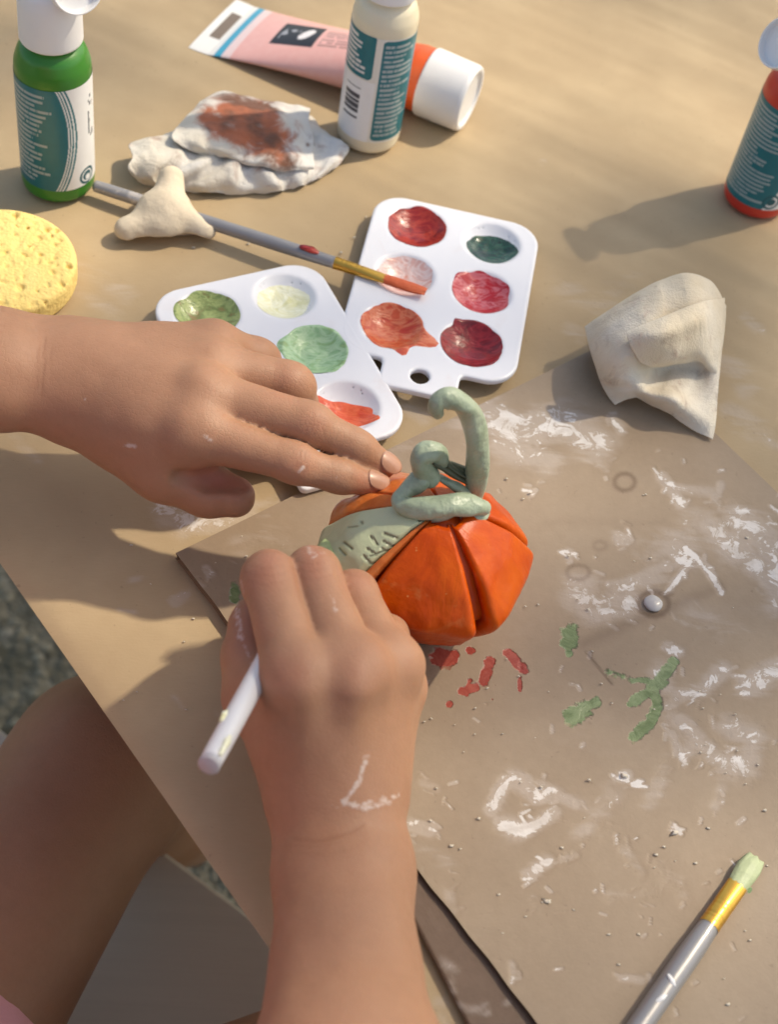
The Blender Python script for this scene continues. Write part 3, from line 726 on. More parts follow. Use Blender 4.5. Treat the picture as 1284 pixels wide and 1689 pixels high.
cloth_part('upper_fold', [
    [(330, 172, 9), (365, 154, 11), (420, 163, 11), (470, 172, 10), (512, 180, 9)],
    [(300, 205, 14), (350, 195, 17), (410, 195, 17), (465, 205, 15), (514, 212, 12)],
    [(285, 228, 16), (345, 225, 18), (400, 232, 17), (460, 240, 15), (516, 244, 12)],
    [(300, 243, 15), (350, 246, 17), (400, 262, 15), (455, 268, 14), (520, 272, 10)],
    [(330, 256, 12), (370, 262, 13), (410, 274, 12), (460, 281, 11), (517, 279, 8)]], tissue_mat, tw_, wr=2.4, seed=8, freq=18, ridge=.8, lat=1.4, pleat=1.2, cyc=4, nu=110, nv=120,
    stain=[([(345, 195), (365, 215), (400, 225)], 20, 1.0), ([(380, 185), (440, 195), (450, 235)], 28, 1.0), ([(400, 215), (430, 220)], 24, 1.0), ([(400, 225), (440, 250), (470, 262)], 20, .7), ([(395, 180)], 14, .8), ([(460, 200), (470, 240)], 14, .45), ([(508, 240)], 4, .6)])
rag_mat = cloth_mat('muslin_rag', (.74, .675, .565))
rag = thing('rag', 'crumpled cream cloth rag peaked on the corner of the cardboard', 'rag', P(1090, 610, CZ))
cloth_part('hood_fold', [
    [(985, 575, 5), (1020, 540, 5.5), (1060, 515, 6), (1100, 498, 6), (1140, 495, 6), (1175, 510, 6), (1190, 540, 6)],
    [(966, 541, 16), (1005, 512, 25), (1052, 483, 33), (1098, 461, 38), (1138, 453, 39), (1176, 468, 33), (1197, 505, 24)],
    [(968, 552, 18), (1008, 532, 30), (1056, 508, 38), (1104, 488, 42), (1146, 480, 42), (1182, 490, 34), (1198, 520, 25)],
    [(974, 575, 17), (1012, 562, 31), (1055, 545, 38), (1105, 528, 39), (1150, 518, 38), (1184, 525, 30), (1196, 545, 22)],
    [(981, 600, 15), (1015, 592, 28), (1050, 582, 33), (1100, 570, 32), (1150, 562, 30), (1182, 568, 25), (1191, 585, 18)],
    [(988, 622, 12), (1018, 620, 21), (1050, 614, 21), (1095, 606, 15), (1145, 602, 14), (1178, 612, 17), (1187, 630, 14)],
    [(997, 640, 9), (1026, 638, 15), (1056, 638, 18), (1096, 634, 15), (1140, 636, 13), (1172, 650, 14), (1183, 668, 11)],
    [(1006, 655, 7), (1032, 648, 13), (1058, 648, 16), (1096, 656, 18), (1132, 668, 17), (1162, 686, 13), (1180, 700, 9)],
    [(1016, 668, 5.6), (1036, 658, 9), (1058, 657, 10), (1090, 676, 9), (1122, 692, 9), (1155, 714, 7), (1175, 724, 6)]], rag_mat, rag, wr=1.6, seed=5, freq=16, ridge=.8, nu=130, nv=150, pleat=1.5, cyc=2.6)
cloth_part('front_fold', [
    [(1046, 560, 36), (1080, 545, 41), (1115, 532, 42), (1155, 516, 41), (1190, 508, 29)],
    [(1034, 549, 39), (1076, 532, 44), (1115, 516, 45), (1155, 500, 44), (1195, 492, 30)],
    [(1037, 566, 38), (1080, 552, 45), (1118, 540, 45), (1155, 526, 43), (1194, 520, 28)],
    [(1046, 584, 34), (1085, 573, 39), (1120, 564, 38), (1155, 552, 36), (1191, 556, 24)],
    [(1056, 598, 29), (1092, 592, 31), (1122, 586, 31), (1155, 578, 29), (1187, 590, 20)],
    [(1070, 604, 26), (1100, 599, 27), (1126, 594, 26), (1155, 588, 25), (1184, 612, 17)],
    [(1084, 606, 22), (1106, 602, 22), (1128, 598, 21), (1155, 596, 20), (1180, 620, 15)]], rag_mat, rag, wr=1.4, seed=15, freq=16, ridge=.8, nu=90, nv=110, pleat=1.0, cyc=2.2)
# ------------------------------------------------------------------ yellow sponge
sc_ = P(2, 462, 0); F = Field(sc_ + [-42, -42, -1], sc_ + [42, 42, 17], .9); D = F.blank()
s, x, y, z = F.view(F.lo, F.lo + F.n * F.h)
rr = np.sqrt((x - sc_[0]) ** 2 + ((y - sc_[1]) / 1.0) ** 2)
D[...] = (np.hypot(np.maximum(rr - 29, 0), np.maximum(np.abs(z - 6.6) - 3.2, 0)) - 3.0)
for i in range(620):
    a, q = rng.uniform(0, 6.28), math.sqrt(rng.random()) * 32; c = sc_ + [math.cos(a) * q, math.sin(a) * q, rng.uniform(12.4, 14)]
    if rng.random() < .25: c = sc_ + [math.cos(a) * 33, math.sin(a) * 33, rng.uniform(2, 12)]
    F.carve(D, [c, c + rng.normal(size=3) * .8], rng.choice([.5, .7, .9, 1.2, 1.5], p=[.35, .3, .2, .1, .05]), .4)
v, f = F.mesh(D, 1)
sm = Mat('yellow_sponge'); cel = sm.n('TexVoronoi', {'Vector': sm.obj(), 'Scale': 650.0})
sm.set(color=sm.mix(sm.noise(120, 4), (.80, .57, .18), (.88, .68, .27)), rough=.95, normal=sm.bump(sm.math('ADD', cel.outputs['Distance'], sm.noise(500, 3)), .35, .0008))
sp = mesh_obj('sponge', v, f, sm.m, base=sc_)
tag(sp, 'round yellow sponge full of holes at the left edge', 'sponge')

# ------------------------------------------------------------------ paint palettes
_pm = Mat('palette_plastic'); _sm = _pm.math('MULTIPLY', _pm.step(_pm.noise(32, 4, .6, None, .8), .56, .72), .22)
pal_mat = _pm.set(color=_pm.mix(_sm, (.80, .80, .83), (.70, .58, .55)), rough=_pm.math('ADD', .3, _sm), normal=_pm.bump(_pm.noise(200, 3), .05, .0004)).m
SX, SY, WD = 35.0, 33.0, 6.2                                           # well spacing across, along; well depth
def palette_mesh():
    F = Field([-40, -72, -.2], [40, 54, 10], .62); D = F.blank(); s, x, y, z = F.view(F.lo, F.lo + F.n * F.h)
    d2 = np.hypot(np.maximum(np.abs(x) - 24.5, 0), np.maximum(np.abs(y) - 37.5, 0)) - 14.0
    tab = np.hypot(np.maximum(np.abs(x + 1) - 14, 0), np.maximum(np.abs(y + 52) - 12, 0)) - 2.5
    d2 = smin(d2, tab, 3); hole = np.hypot(x + 1, y + 57.5) - 4.2; d2 = np.maximum(d2, -hole)
    D[...] = np.hypot(np.maximum(d2 + .6, 0), np.maximum(np.abs(z - 7.35) - .35, 0)) - .6
    skirt = np.maximum(np.maximum(np.abs(d2 + .7) - .7, z - 8.0), 5.0 - z); D[...] = smin(D, skirt.astype(np.float32), .6)
    Rw = (13.4 ** 2 + WD ** 2) / (2 * WD); zc = 8.2 + Rw - WD
    for i in (-.5, .5):
        for j in (-1, 0, 1):
            q = np.sqrt((x - i * SX) ** 2 + (y - j * SY - 1) ** 2 + (z - zc) ** 2)
            D[...] = np.minimum(D, np.maximum(q - Rw - 1.0, z - 7.6)); D[...] = -smin(-D, q - Rw, .9)
    return F.mesh(D, 2)
PAL_V, PAL_F = palette_mesh()
def paint_mat(name, c1, c2, c3=None, rough=.28):
    m = Mat(name); v = m.n('Mapping', {'Vector': m.obj(), 'Scale': (1, 1.8, 1)}).outputs[0]
    sw = m.noise(70, 4, .55, v, 2.2); c = m.ramp(sw, [(.38, c1), (.47, c2), (.56, c1), (.66, c3 or c1)])
    m.set(color=c, rough=rough, spec=.5, coat=.25, coat_r=.2, normal=m.bump(m.noise(75, 4, .5, v, 2.0), .42, .0018)); return m.m
def pool(name, pal, frame, cx, cy, mat, r=12.5, off=(0, 0), sq=1.0, rot=0.0, seed=0, lump=.5, spill=()):
    """Paint lying in a well: follows the hollow, with an irregular rim and dried spill."""
    o, u, w = frame; n1, n2 = 26, 60; Rw = (13.4 ** 2 + WD ** 2) / (2 * WD); zc = 8.2 + Rw - WD
    rho = np.linspace(0, 1, n1)[:, None]; th = np.linspace(0, 2 * math.pi, n2, endpoint=False)[None]
    edge = r * (1 + .07 * (vnoise(np.stack([np.cos(th) * 2 + seed * 5.1, np.sin(th) * 2 + 9, th * 0 + 3.3], -1)) - .5) * 2 + .02 * np.sin(5 * th + seed) + .05 * (vnoise(np.stack([np.cos(th) * 7 + seed, np.sin(th) * 7 + 5, th * 0 + 1.3], -1)) - .5))
    for a0, wd, k in spill: edge = edge + k * np.exp(-(((th - a0 + math.pi) % (2 * math.pi) - math.pi) / wd) ** 2)
    X, Y = rho * edge * np.cos(th), rho * edge * np.sin(th) * sq
    c, s = math.cos(rot), math.sin(rot); X, Y = X * c - Y * s + off[0], X * s + Y * c + off[1]
    d = np.hypot(X, Y); zs = np.where(d < 13.4, zc - np.sqrt(np.maximum(Rw ** 2 - np.minimum(d, 13.4) ** 2, 0)), 8.2)
    zs = np.minimum(zs, 8.2)
    p3 = np.stack([X / 5 + seed * 3, Y / 5, X * 0 + 1.7], -1)
    t = .28 + lump * (1 - rho ** 4) + (fbm(p3, 3) * 1.3 * lump) * (1 - rho ** 6); t = t * (1 - rho ** 14) + .02
    zs = np.maximum(zs, zs * .35 + (8.2 - WD + lump * 1.2) * .65 if lump > .6 else zs) + np.maximum(t, .05)
    pts = o + (cx + X)[..., None] * u + (cy + Y)[..., None] * w; pts[..., 2] = o[2] + zs
    return mesh_obj(name, pts.reshape(-1, 3), grid_faces(n1, n2, True), mat, pal)
def palette(label, o, u, cols):
    t = thing('paint_palette', label, 'paint palette', o, 'white plastic paint palettes')
    w = np.array([-u[1], u[0], 0])
    v = o + PAL_V[:, :1] * u + PAL_V[:, 1:2] * w + PAL_V[:, 2:] * np.array([0, 0, 1.0])
    mesh_obj('tray', v, PAL_F, pal_mat, t)
    for k, (i, j, mat, kw) in enumerate(cols):
        pool('paint', t, (o, u, w), i * SX, j * SY + 1, mat, seed=k + 1, **kw)
    return t
RED = paint_mat('red_paint', srgb(150, 30, 24), srgb(178, 58, 40), srgb(120, 18, 20)); DRED = paint_mat('deep_red_paint', srgb(132, 16, 22), srgb(160, 34, 38), srgb(110, 10, 14))
CRIM = paint_mat('crimson_paint', srgb(190, 30, 40), srgb(215, 120, 125), srgb(180, 20, 34)); ORNG = paint_mat('orange_paint', srgb(206, 84, 44), srgb(222, 128, 88), srgb(196, 60, 34))
PALE = paint_mat('washed_pink_paint', srgb(226, 180, 168), srgb(236, 214, 208), srgb(218, 140, 118)); PINE = paint_mat('pine_green_paint', srgb(10, 54, 40), srgb(28, 78, 58), srgb(6, 40, 32), .15)
SAGE = paint_mat('sage_paint', srgb(150, 190, 140), srgb(182, 210, 168), srgb(140, 170, 110)); OLIVE = paint_mat('olive_paint', srgb(128, 146, 84), srgb(166, 178, 110), srgb(140, 120, 70)); CREAM = paint_mat('cream_paint', srgb(228, 226, 186), srgb(240, 240, 214), srgb(222, 220, 168))
BRIGHT = paint_mat('bright_orange_paint', srgb(226, 88, 40), srgb(232, 104, 56), srgb(214, 70, 30))
A_c = (P(665, 455, 8) + P(798, 482, 8)) / 2; A_c[2] = .4
A_u = unit(np.array([*(P(798, 482, 8) - P(665, 455, 8))[:2], 0]) + np.array([*(P(815, 403, 8) - P(688, 370, 8))[:2], 0]) + np.array([*(P(775, 560, 8) - P(640, 540, 8))[:2], 0]) )
A_dn = unit(np.array([*(P(640, 540, 8) - P(688, 370, 8) + P(775, 560, 8) - P(815, 403, 8))[:2], 0])); A_w = np.array([-A_u[1], A_u[0], 0])
ang = (math.atan2(A_u[1], A_u[0]) + math.atan2(-A_dn[1], -A_dn[0]) - math.pi / 2) / 2; A_u = np.array([math.cos(ang), math.sin(ang), 0])
A_w = np.array([-A_u[1], A_u[0], 0]); A_c = A_c - A_w * 1
palette('white six well palette of red and dark green paints under a wet brush', A_c, A_u, [
    (-.5, 1, RED, dict(r=13.2, lump=.6)), (.5, 1, PINE, dict(r=11.6, lump=1.0, off=(.5, -1), sq=.82)), (-.5, 0, PALE, dict(r=12.5, lump=.2)),
    (.5, 0, CRIM, dict(r=12.6, lump=.5, spill=((2.6, .3, 3),))), (-.5, -1, ORNG, dict(r=13.4, lump=.4, spill=((-.25, .28, 9), (-1.1, .2, 5)))), (.5, -1, DRED, dict(r=13.4, lump=.6, spill=((2.2, .15, 3),)))])
B1, B2, B3, B0 = P(465, 488, 8), P(520, 578, 8), P(570, 672, 8), P(345, 495, 8)
w_ = unit(np.array([*(B1 - B3)[:2], 0])); B_u = np.array([w_[1], -w_[0], 0])
B_c = np.array([*(B2 - B_u * SX / 2 - w_ * 1)[:2], .4])
palette('white palette with sage, olive and cream paints half under the left hand', B_c, B_u, [
    (-.5, 1, OLIVE, dict(r=13.0, lump=.7, spill=((2.6, .4, 2),))), (.5, 1, CREAM, dict(r=11.6, lump=.7, off=(-1, -1), sq=.9)), (.5, 0, SAGE, dict(r=14.0, lump=.8, spill=((2.7, .3, 3),))),
    (.5, -1, BRIGHT, dict(r=11.2, lump=.5, off=(-.5, -1), sq=.62, rot=-.5, spill=((2.6, .3, 4), (-.4, .3, 3)))), (-.5, 0, SAGE, dict(r=12, lump=.5)), (-.5, -1, OLIVE, dict(r=12, lump=.5))])

# ------------------------------------------------------------------ clay brush rest and brushes
clay = Mat('raw_clay'); cn = clay.noise(60, 5, .6)
clay.set(color=clay.mix(cn, (.58, .48, .35), (.68, .58, .44)), rough=.85, normal=clay.bump(clay.math('ADD', clay.noise(170, 4), clay.math('MULTIPLY', clay.noise(900, 2), .25)), .5, .0012))
F = Field(P(270, 345, 0) + [-40, -45, -1], P(270, 345, 0) + [40, 55, 26], .8); D = F.blank()
ctr = P(275, 352, 8)
for (e, r1) in (((282, 296, 15), 6.0), ((210, 382, 5), 4.5), ((336, 380, 5.5), 5.5)):
    F.cone(D, ctr, P(*e), 8.6, r1, 6)
F.cone(D, P(212, 380, 5), P(272, 372, 6), 4.6, 6.5, 6); F.cone(D, P(260, 350, 8), P(272, 372, 6), 8, 6, 6)
F.carve(D, [P(318, 340, 12), P(338, 352, 11), P(346, 366, 10)], 1.3, 2.5); F.carve(D, [P(210, 396, 1), P(270, 401, 1), P(330, 400, 1)], 4.5, 2)
s, x, y, z = F.view(F.lo, F.lo + F.n * F.h); D = np.maximum(D, .4 - z)
v, f = F.mesh(D, 2); v = v + np.stack([fbm(v / 8 + k * 13, 3) for k in range(3)], 1) * 1.4; v[:, 2] = np.maximum(v[:, 2], .35)
star = mesh_obj('clay_brush_rest', v, f, clay.m, base=P(275, 360, 0)); tag(star, 'three armed lump of raw beige clay propping a brush', 'clay rest')

silver = Mat('silver_lacquer'); silver.set(color=silver.mix(silver.step(silver.noise(70, 4, .6), .60, .68), (.30, .29, .29), (.55, .5, .46)), rough=.38, metal=.35, coat=.2, normal=silver.bump(silver.noise(90, 4), .2, .0006))
gold = Mat('gold_ferrule'); gold.set(color=gold.mix(gold.noise(60, 3), (.62, .33, .05), (.78, .47, .10)), rough=.28, metal=.85)
def bristle_mat(name, c1, c2):
    m = Mat(name); h = m.noise(40, 4, .6, m.scaled((1, 1, 1))); m.set(color=m.mix(h, c1, c2), rough=.5, normal=m.bump(m.noise(300, 3), .6, .001)); return m.m
def brush(label, end, tip, r, fer0, fer1, hmat, bmat, flat=.55, mark=None, endmat=None, group='paint brushes'):
    """Handle from end to fer0, crimped ferrule fer0..fer1, bristles to the tip (fractions of the length)."""
    end, tip = np.asarray(end, float), np.asarray(tip, float); d = tip - end; L = np.linalg.norm(d); d = d / L
    at = lambda s: end + d * L * s
    t = thing('paint_brush', label, 'paint brush', end, group)
    v, f = tube([at(s) for s in (0.004, .06, .35, fer0 * .8, fer0 - .01, fer0 + .01)], [r * .93, r * .97, r * 1.02, r * 1.05, r * .95, r * .9], 50, 20)
    mesh_obj('handle', v, f, hmat, t)
    n, m_ = 40, 24; S = np.linspace(fer0, fer1, n); a = np.linspace(0, 2 * math.pi, m_, endpoint=False); _, sd, up = frame_from(d)
    rows = []
    for i, s in enumerate(S):
        u = (s - fer0) / (fer1 - fer0); rad = r * (.98 - .12 * u); fl = 1 - (1 - flat) * u ** 1.6; wd = 1 + .12 * u
        for c in (.12, .2, .42, .5): rad *= 1 - .06 * math.exp(-((u - c) / .014) ** 2)
        rows.append(at(s) + (np.cos(a) * rad * wd)[:, None] * sd + (np.sin(a) * rad * fl)[:, None] * up)
    mesh_obj('ferrule', np.vstack(rows), grid_faces(n, m_, True), gold.m, t)
    rows = []; n = 26; S = np.linspace(fer1 - .005, 1.0, n)
    for i, s in enumerate(S):
        u = (s - fer1) / (1 - fer1); rad = r * .9 * (1 + .18 * math.sin(max(u, 0) * 2.4)) * (1 - max(u - .55, 0) ** 2 * .9); fl = flat * (1 - .5 * max(u, 0))
        wv = 1 + .07 * np.sin(a * 9 + i * .1)
        rows.append(at(s) + d * (np.sin(a * 5) * .8 * max(u, 0))[:, None] + (np.cos(a) * rad * wv)[:, None] * sd + (np.sin(a) * rad * fl * wv)[:, None] * up)
    rows.append(np.tile(at(1.005), (m_, 1)))
    mesh_obj('bristles', np.vstack(rows), grid_faces(n + 1, m_, True), bmat, t)
    return t
brush('thin silver brush with rusty orange bristles resting on clay and palette', P(157, 307, 6), P(700, 481, 11.5), 2.9, .735, .885, silver.m, bristle_mat('rusty_bristles', srgb(196, 70, 34), srgb(226, 112, 60)))
v, f = tube([P(497, 407, 13.0), P(510, 411, 13.0), P(524, 417, 12.8)], [1.4, 2.0, 1.0], 12, 10, flat=.5, wob=.2)
bs = [o for o in bpy.data.objects if o.name == 'paint_brush'][0]
mesh_obj('paint_daub', v, f, RED, bs)
e2, t2 = P(1003, 1768, 9.0), P(1247, 1416, 7.6)
b2 = brush('silver brush with gold ferrule and pale green bristles at lower right', e2, t2, 3.7, .655, .865, silver.m, bristle_mat('sage_bristles', srgb(160, 172, 128), srgb(188, 196, 156)), flat=.6)
for a_, b_ in (((1103, 1607), (1114, 1625)), ((1083, 1652), (1100, 1640))):
    v, f = tube([P(*a_, 12.1), P((a_[0] + b_[0]) / 2, (a_[1] + b_[1]) / 2, 12.3), P(*b_, 12.0)], [.5, .9, .4], 14, 8, flat=.35, wob=.2); mesh_obj('paint_daub', v, f, white_plastic, b2)
# ------------------------------------------------------------------ clay pumpkin
PB = np.array([-4.0, -3.5, CZ + .4])
_h = np.linspace(0, 1, 60)
PROF = np.stack([np.interp(_h, [0, .10, .16, .34, .56, .63, .80, .93, 1], [9, 17.5, 21, 29.5, 37.2, 36.6, 26, 12, 3]), np.interp(_h, [0, .10, .16, .34, .56, .63, .80, .93, 1], [0, .6, 3, 16, 31, 35, 47, 55.5, 58])], 1)   # radius, height
for _ in range(3): PROF[1:-1] = PROF[1:-1] * .5 + (PROF[:-2] + PROF[2:]) * .25
def prof_at(t):
    i = np.clip(t, 0, 1) * 59; k = np.minimum(i.astype(int), 58); f = (i - k)[..., None]; return PROF[k] * (1 - f) + PROF[k + 1] * f
to_c = unit(np.array([*(CAM - PB)[:2], 0])); rt_c = np.array([-to_c[1], to_c[0], 0])
pump = thing('clay_pumpkin', 'small orange clay pumpkin with curled pale green stem being painted', 'pumpkin', PB)
def pumpkin_mat(name, c0, c1, c2):
    m = Mat(name); st = m.noise(34, 5, .65, m.scaled((1.6, 1.6, .45)), .5); c = m.ramp(st, [(.3, c0), (.52, c1), (.72, c2)])
    e = m.attr('edge').outputs['Fac']; c = m.mix(m.math('MULTIPLY', m.step(m.math('ADD', e, m.math('MULTIPLY', m.noise(140, 4), .7)), .95, 1.3), .6), c, (.62, .42, .30))
    sc = m.noise(420, 3, .5); c = m.mix(m.math('MULTIPLY', m.step(sc, .70, .74), .7), c, (.62, .30, .10)); th = m.noise(48, 4, .6, None, 1.2); c = m.mix(m.math('MULTIPLY', m.step(th, .60, .72), .35), c, (.60, .24, .08))
    m.set(color=c, rough=.36, spec=.25, normal=m.bump(m.math('ADD', m.math('MULTIPLY', m.noise(46, 5, .6, m.scaled((1.3, 1.3, .5)), .6), 1.0), m.math('MULTIPLY', m.noise(300, 3), .25)), .5, .0016)); return m.m
ORANGE = pumpkin_mat('pumpkin_orange', (.40, .040, .001), (.54, .068, .002), (.62, .104, .004))
ORANGE2 = pumpkin_mat('pumpkin_thin_orange', (.52, .10, .02), (.62, .17, .04), (.60, .28, .12))
lm = Mat('leaf_sage'); ln = lm.noise(45, 4); grv = lm.attr('groove').outputs['Fac']
lm.set(color=lm.mix(lm.math('MULTIPLY', grv, .85), lm.mix(ln, (.44, .48, .28), (.54, .57, .37)), (.05, .045, .03)), rough=.34, spec=.5, normal=lm.bump(lm.math('ADD', lm.noise(110, 4), lm.math('MULTIPLY', grv, -2.5)), .5, .0014))
STEMM = Mat('stem_sage'); sn = STEMM.noise(38, 5, .6, None, .6)
STEMM.set(color=STEMM.ramp(sn, [(.3, (.20, .24, .15)), (.5, (.31, .37, .26)), (.7, (.42, .47, .36))]), rough=.38, normal=STEMM.bump(STEMM.math('ADD', STEMM.noise(70, 5), STEMM.math('MULTIPLY', STEMM.noise(260, 3), .4)), 1.0, .0022))
greyclay = plain('damp_grey_clay', (.30, .25, .215), .6, .4, 300, .15)

def segment(a0, a1, mat, scale=1.0, lift=0.0, t0=0.02, t1=.97, seed=0, bulge=.035, name='segment', depth=.80, grooves=(), na=44, nt=60):
    """One slab of clay from the foot to the crown, with rolled edges and real side walls."""
    s = np.linspace(-1, 1, na)[None, :]; t = np.linspace(t0, t1, nt)[:, None]
    A = np.radians(15 + (a0 + a1) / 2 + (a1 - a0) / 2 * s + 2.5 * np.sin(t * 3.1 + seed) * (1 - np.abs(s) * .2))
    rz = prof_at(np.broadcast_to(t, (nt, na))); half = math.radians((a1 - a0) / 2)
    chord = math.cos(half) / np.cos(half * np.clip(np.abs(s), 0, 1))            # flat slab; bulge pushes the middle out again
    r = rz[..., 0] * scale * (chord * .9 + .1 + bulge * (1 - s ** 2)) + lift
    rim = np.clip((np.abs(s) - .86) / .14, 0, 1); r = r - rim ** 2.2 * 2.2
    n3 = np.stack([np.cos(A) * rz[..., 0] / 14 + seed * 7, np.sin(A) * rz[..., 0] / 14, rz[..., 1] / 14 + seed], -1); r = r + fbm(n3, 3) * 2.4 + fbm(n3 * 3, 2) * .5
    z = rz[..., 1] + fbm(n3 + 40, 2) * 1.2 - rim * .3
    d = np.cos(A)[..., None] * to_c + np.sin(A)[..., None] * rt_c
    outer = PB + d * r[..., None]; outer[..., 2] = PB[2] + np.maximum(z, .3)
    inner = PB + d * (r * depth)[..., None]; inner[..., 2] = PB[2] + np.maximum(z * .95, .3)
    O = outer.reshape(-1, 3); I = inner.reshape(-1, 3); gi = np.arange(nt * na).reshape(nt, na); off = nt * na
    F = [grid_faces(nt, na), grid_faces(nt, na)[:, ::-1] + off]
    for ring_ in (gi[:, 0][::-1], gi[:, -1], gi[0], gi[-1][::-1]):
        F.append(np.stack([ring_[:-1], ring_[:-1] + off, ring_[1:] + off, ring_[1:]], 1))
    V = np.vstack([O, I]); px, py = proj(V)
    edge = np.concatenate([np.broadcast_to(np.abs(s) ** 6 * .55, (nt, na)).ravel(), np.full(off, .75)])
    return mesh_obj(name, V, np.vstack(F), mat, pump, attrs={'edge': edge, 'groove': stroke_density(px, py, grooves) if grooves else np.zeros(len(V))})

segment(-47, 23, ORANGE, seed=1, bulge=.04)                     # front slab
segment(35, 96, ORANGE, seed=2, bulge=.03, lift=.8)
segment(-55, -49, ORANGE2, seed=9, bulge=.02, lift=.2)
segment(100, 144, ORANGE, seed=3)
segment(148, 188, ORANGE, seed=4)
segment(192, 232, ORANGE2, seed=5)
segment(234, 253, ORANGE2, seed=6, lift=1.0)
leaf_cuts = [([(630, 905), (642, 912)], 1.8, 1), ([(633, 893), (650, 903)], 1.8, 1), ([(612, 885), (622, 898)], 1.8, 1), ([(606, 905), (620, 915)], 1.8, 1), ([(600, 917), (612, 930)], 2.0, 1), ([(610, 918), (636, 908)], 1.5, .8), ([(568, 895), (580, 905)], 1.8, .9), ([(560, 905), (570, 915)], 1.5, .8), ([(575, 870), (590, 868)], 1.2, .5), ([(596, 862)], 2.2, .8), ([(634, 880), (655, 888)], 2, 1)]
segment(256, 302, lm.m, seed=7, lift=2.8, bulge=.09, name='leaf_slab', t0=.16, grooves=leaf_cuts, depth=.86, na=130, nt=170)
# inner body seen down the gaps
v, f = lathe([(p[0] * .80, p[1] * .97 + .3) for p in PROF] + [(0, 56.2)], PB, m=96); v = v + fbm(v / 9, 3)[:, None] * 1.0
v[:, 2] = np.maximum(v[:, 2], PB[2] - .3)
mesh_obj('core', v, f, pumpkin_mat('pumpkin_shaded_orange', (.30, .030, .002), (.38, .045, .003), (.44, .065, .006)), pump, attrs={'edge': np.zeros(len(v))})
v, f = tube([P(640, 962, 30), P(652, 925, 42), P(672, 895, 50), P(700, 868, 56)], [1.5, 3.2, 3.2, 1.6], 30, 14, wob=.1, seed=4)
mesh_obj('clay_ridge', v, f, greyclay, pump)

# stem and tendrils
sb = P(787, 812, 57); ys = sb[1]
stem = [sb + [0, 0, -6], PY(786, 800, ys), PY(788, 755, ys), PY(785, 712, ys), PY(772, 676, ys), PY(748, 658, ys - 1), PY(727, 660, ys - 2), PY(719, 674, ys - 3), PY(723, 684, ys - 3)]
v, f = tube(stem, [3.2, 3.5, 3.9, 4.0, 3.9, 3.6, 3.1, 2.7, 2.0], 90, 22, wob=.14, seed=2)
mesh_obj('stem', v, f, STEMM.m, pump)
v, f = tube([P(800, 838, 62), P(775, 832, 65), P(740, 834, 66), P(705, 838, 65), P(672, 836, 63), P(660, 824, 63), P(672, 808, 64), P(690, 795, 66), P(706, 783, 67)], [3.0, 4.4, 4.2, 3.9, 3.6, 3.1, 3.2, 3.6, 3.6], 110, 22, flat=.85, wob=.12, seed=5)
mesh_obj('tendril', v, f, STEMM.m, pump)
v, f = tube([P(688, 845, 60), P(720, 846, 62), P(750, 838, 65), P(778, 826, 67)], [3.6, 3.4, 2.6, 1.8], 50, 16, wob=.08, seed=15)
mesh_obj('tendril', v, f, STEMM.m, pump)
v, f = tube([P(712, 790, 66), P(699, 776, 70), P(694, 760, 74), P(704, 747, 76), P(719, 746, 75), P(728, 756, 72), P(727, 768, 69)], [3.6, 3.8, 3.9, 3.8, 3.6, 3.0, 2.0], 80, 20, wob=.10, seed=8)
mesh_obj('tendril', v, f, STEMM.m, pump)
dk = plain('dark_cut_green', (.09, .095, .05), .5, .5, 300, .3)
for pts, r_ in (([(716, 762, 72), (740, 776, 68), (778, 800, 62)], 2.0), ([(728, 752, 73), (748, 772, 69), (770, 788, 66)], 1.3), ([(745, 764, 70), (765, 775, 67), (776, 786, 64)], 1.6), ([(722, 785, 66), (750, 802, 63), (775, 812, 60)], 2.2)):
    v, f = tube([P(*q) for q in pts], [r_ * .6, r_, r_ * .5], 24, 10, flat=.6, wob=.15, seed=int(r_ * 10)); mesh_obj('leaf_sliver', v, f, dk if r_ < 2.1 else STEMM.m, pump)
v, f = tube([P(775, 846, 60), P(792, 850, 59), P(806, 846, 57)], [2.4, 2.6, .9], 20, 12, flat=.7, wob=.12, seed=3); mesh_obj('leaf_sliver', v, f, STEMM.m, pump)
v, f = tube([P(762, 848, 60), P(764, 860, 58), P(768, 869, 55)], [2.2, 2.4, 1.0], 20, 12, flat=.7, wob=.12, seed=13); mesh_obj('leaf_sliver', v, f, STEMM.m, pump)

# ------------------------------------------------------------------ paint dropped on the cardboard
GREENW = paint_mat('leaf_green_paint', srgb(96, 132, 78), srgb(138, 160, 110), srgb(84, 118, 66), .3); REDW = paint_mat('spilt_red_paint', srgb(168, 40, 36), srgb(186, 66, 52), srgb(150, 28, 28), .35)
def smear(strokes, mat, name='paint_smear', h=.3, seed=0, parent=None, z=None):
    z = CZ if z is None else z
    pts = [(P(x, y, z), w) for st, w in strokes for x, y in st]
    lo = np.min([p - w * .2 - 5 for p, w in pts], 0); hi = np.max([p + w * .2 + 5 for p, w in pts], 0); lo[2] = z - 3; hi[2] = z + 4.5
    F = Field(lo, hi, .5); D = F.blank()
    for st, w in strokes:
        st = [P(x, y, z - .1) for x, y in st]; st = st if len(st) > 1 else [st[0], st[0] + [.1, 0, 0]]
        for a, b in zip(st[:-1], st[1:]): F.cone(D, a, b, w * .235, w * .235, 1.0, (0, 0, 1), max(.14, h / (w * .2 + 2)))
    s, x, y, zz_ = F.view(F.lo, F.lo + F.n * F.h); g = np.stack(np.broadcast_arrays(x, y, zz_ * 0), -1)
    D = D + (fbm(g / 3.6 + seed, 3) * 1.7).astype(np.float32) * np.clip(1 - 0 * x, 0, 1)
    D = D + .35; D = np.maximum(D, z - .55 - zz_)
    v, f = F.mesh(D, 2)
    if len(f): return mesh_obj(name, v, f, mat, parent or card)
smear([([(1224, 1478), (1240, 1465)], 11)], GREENW, seed=12)
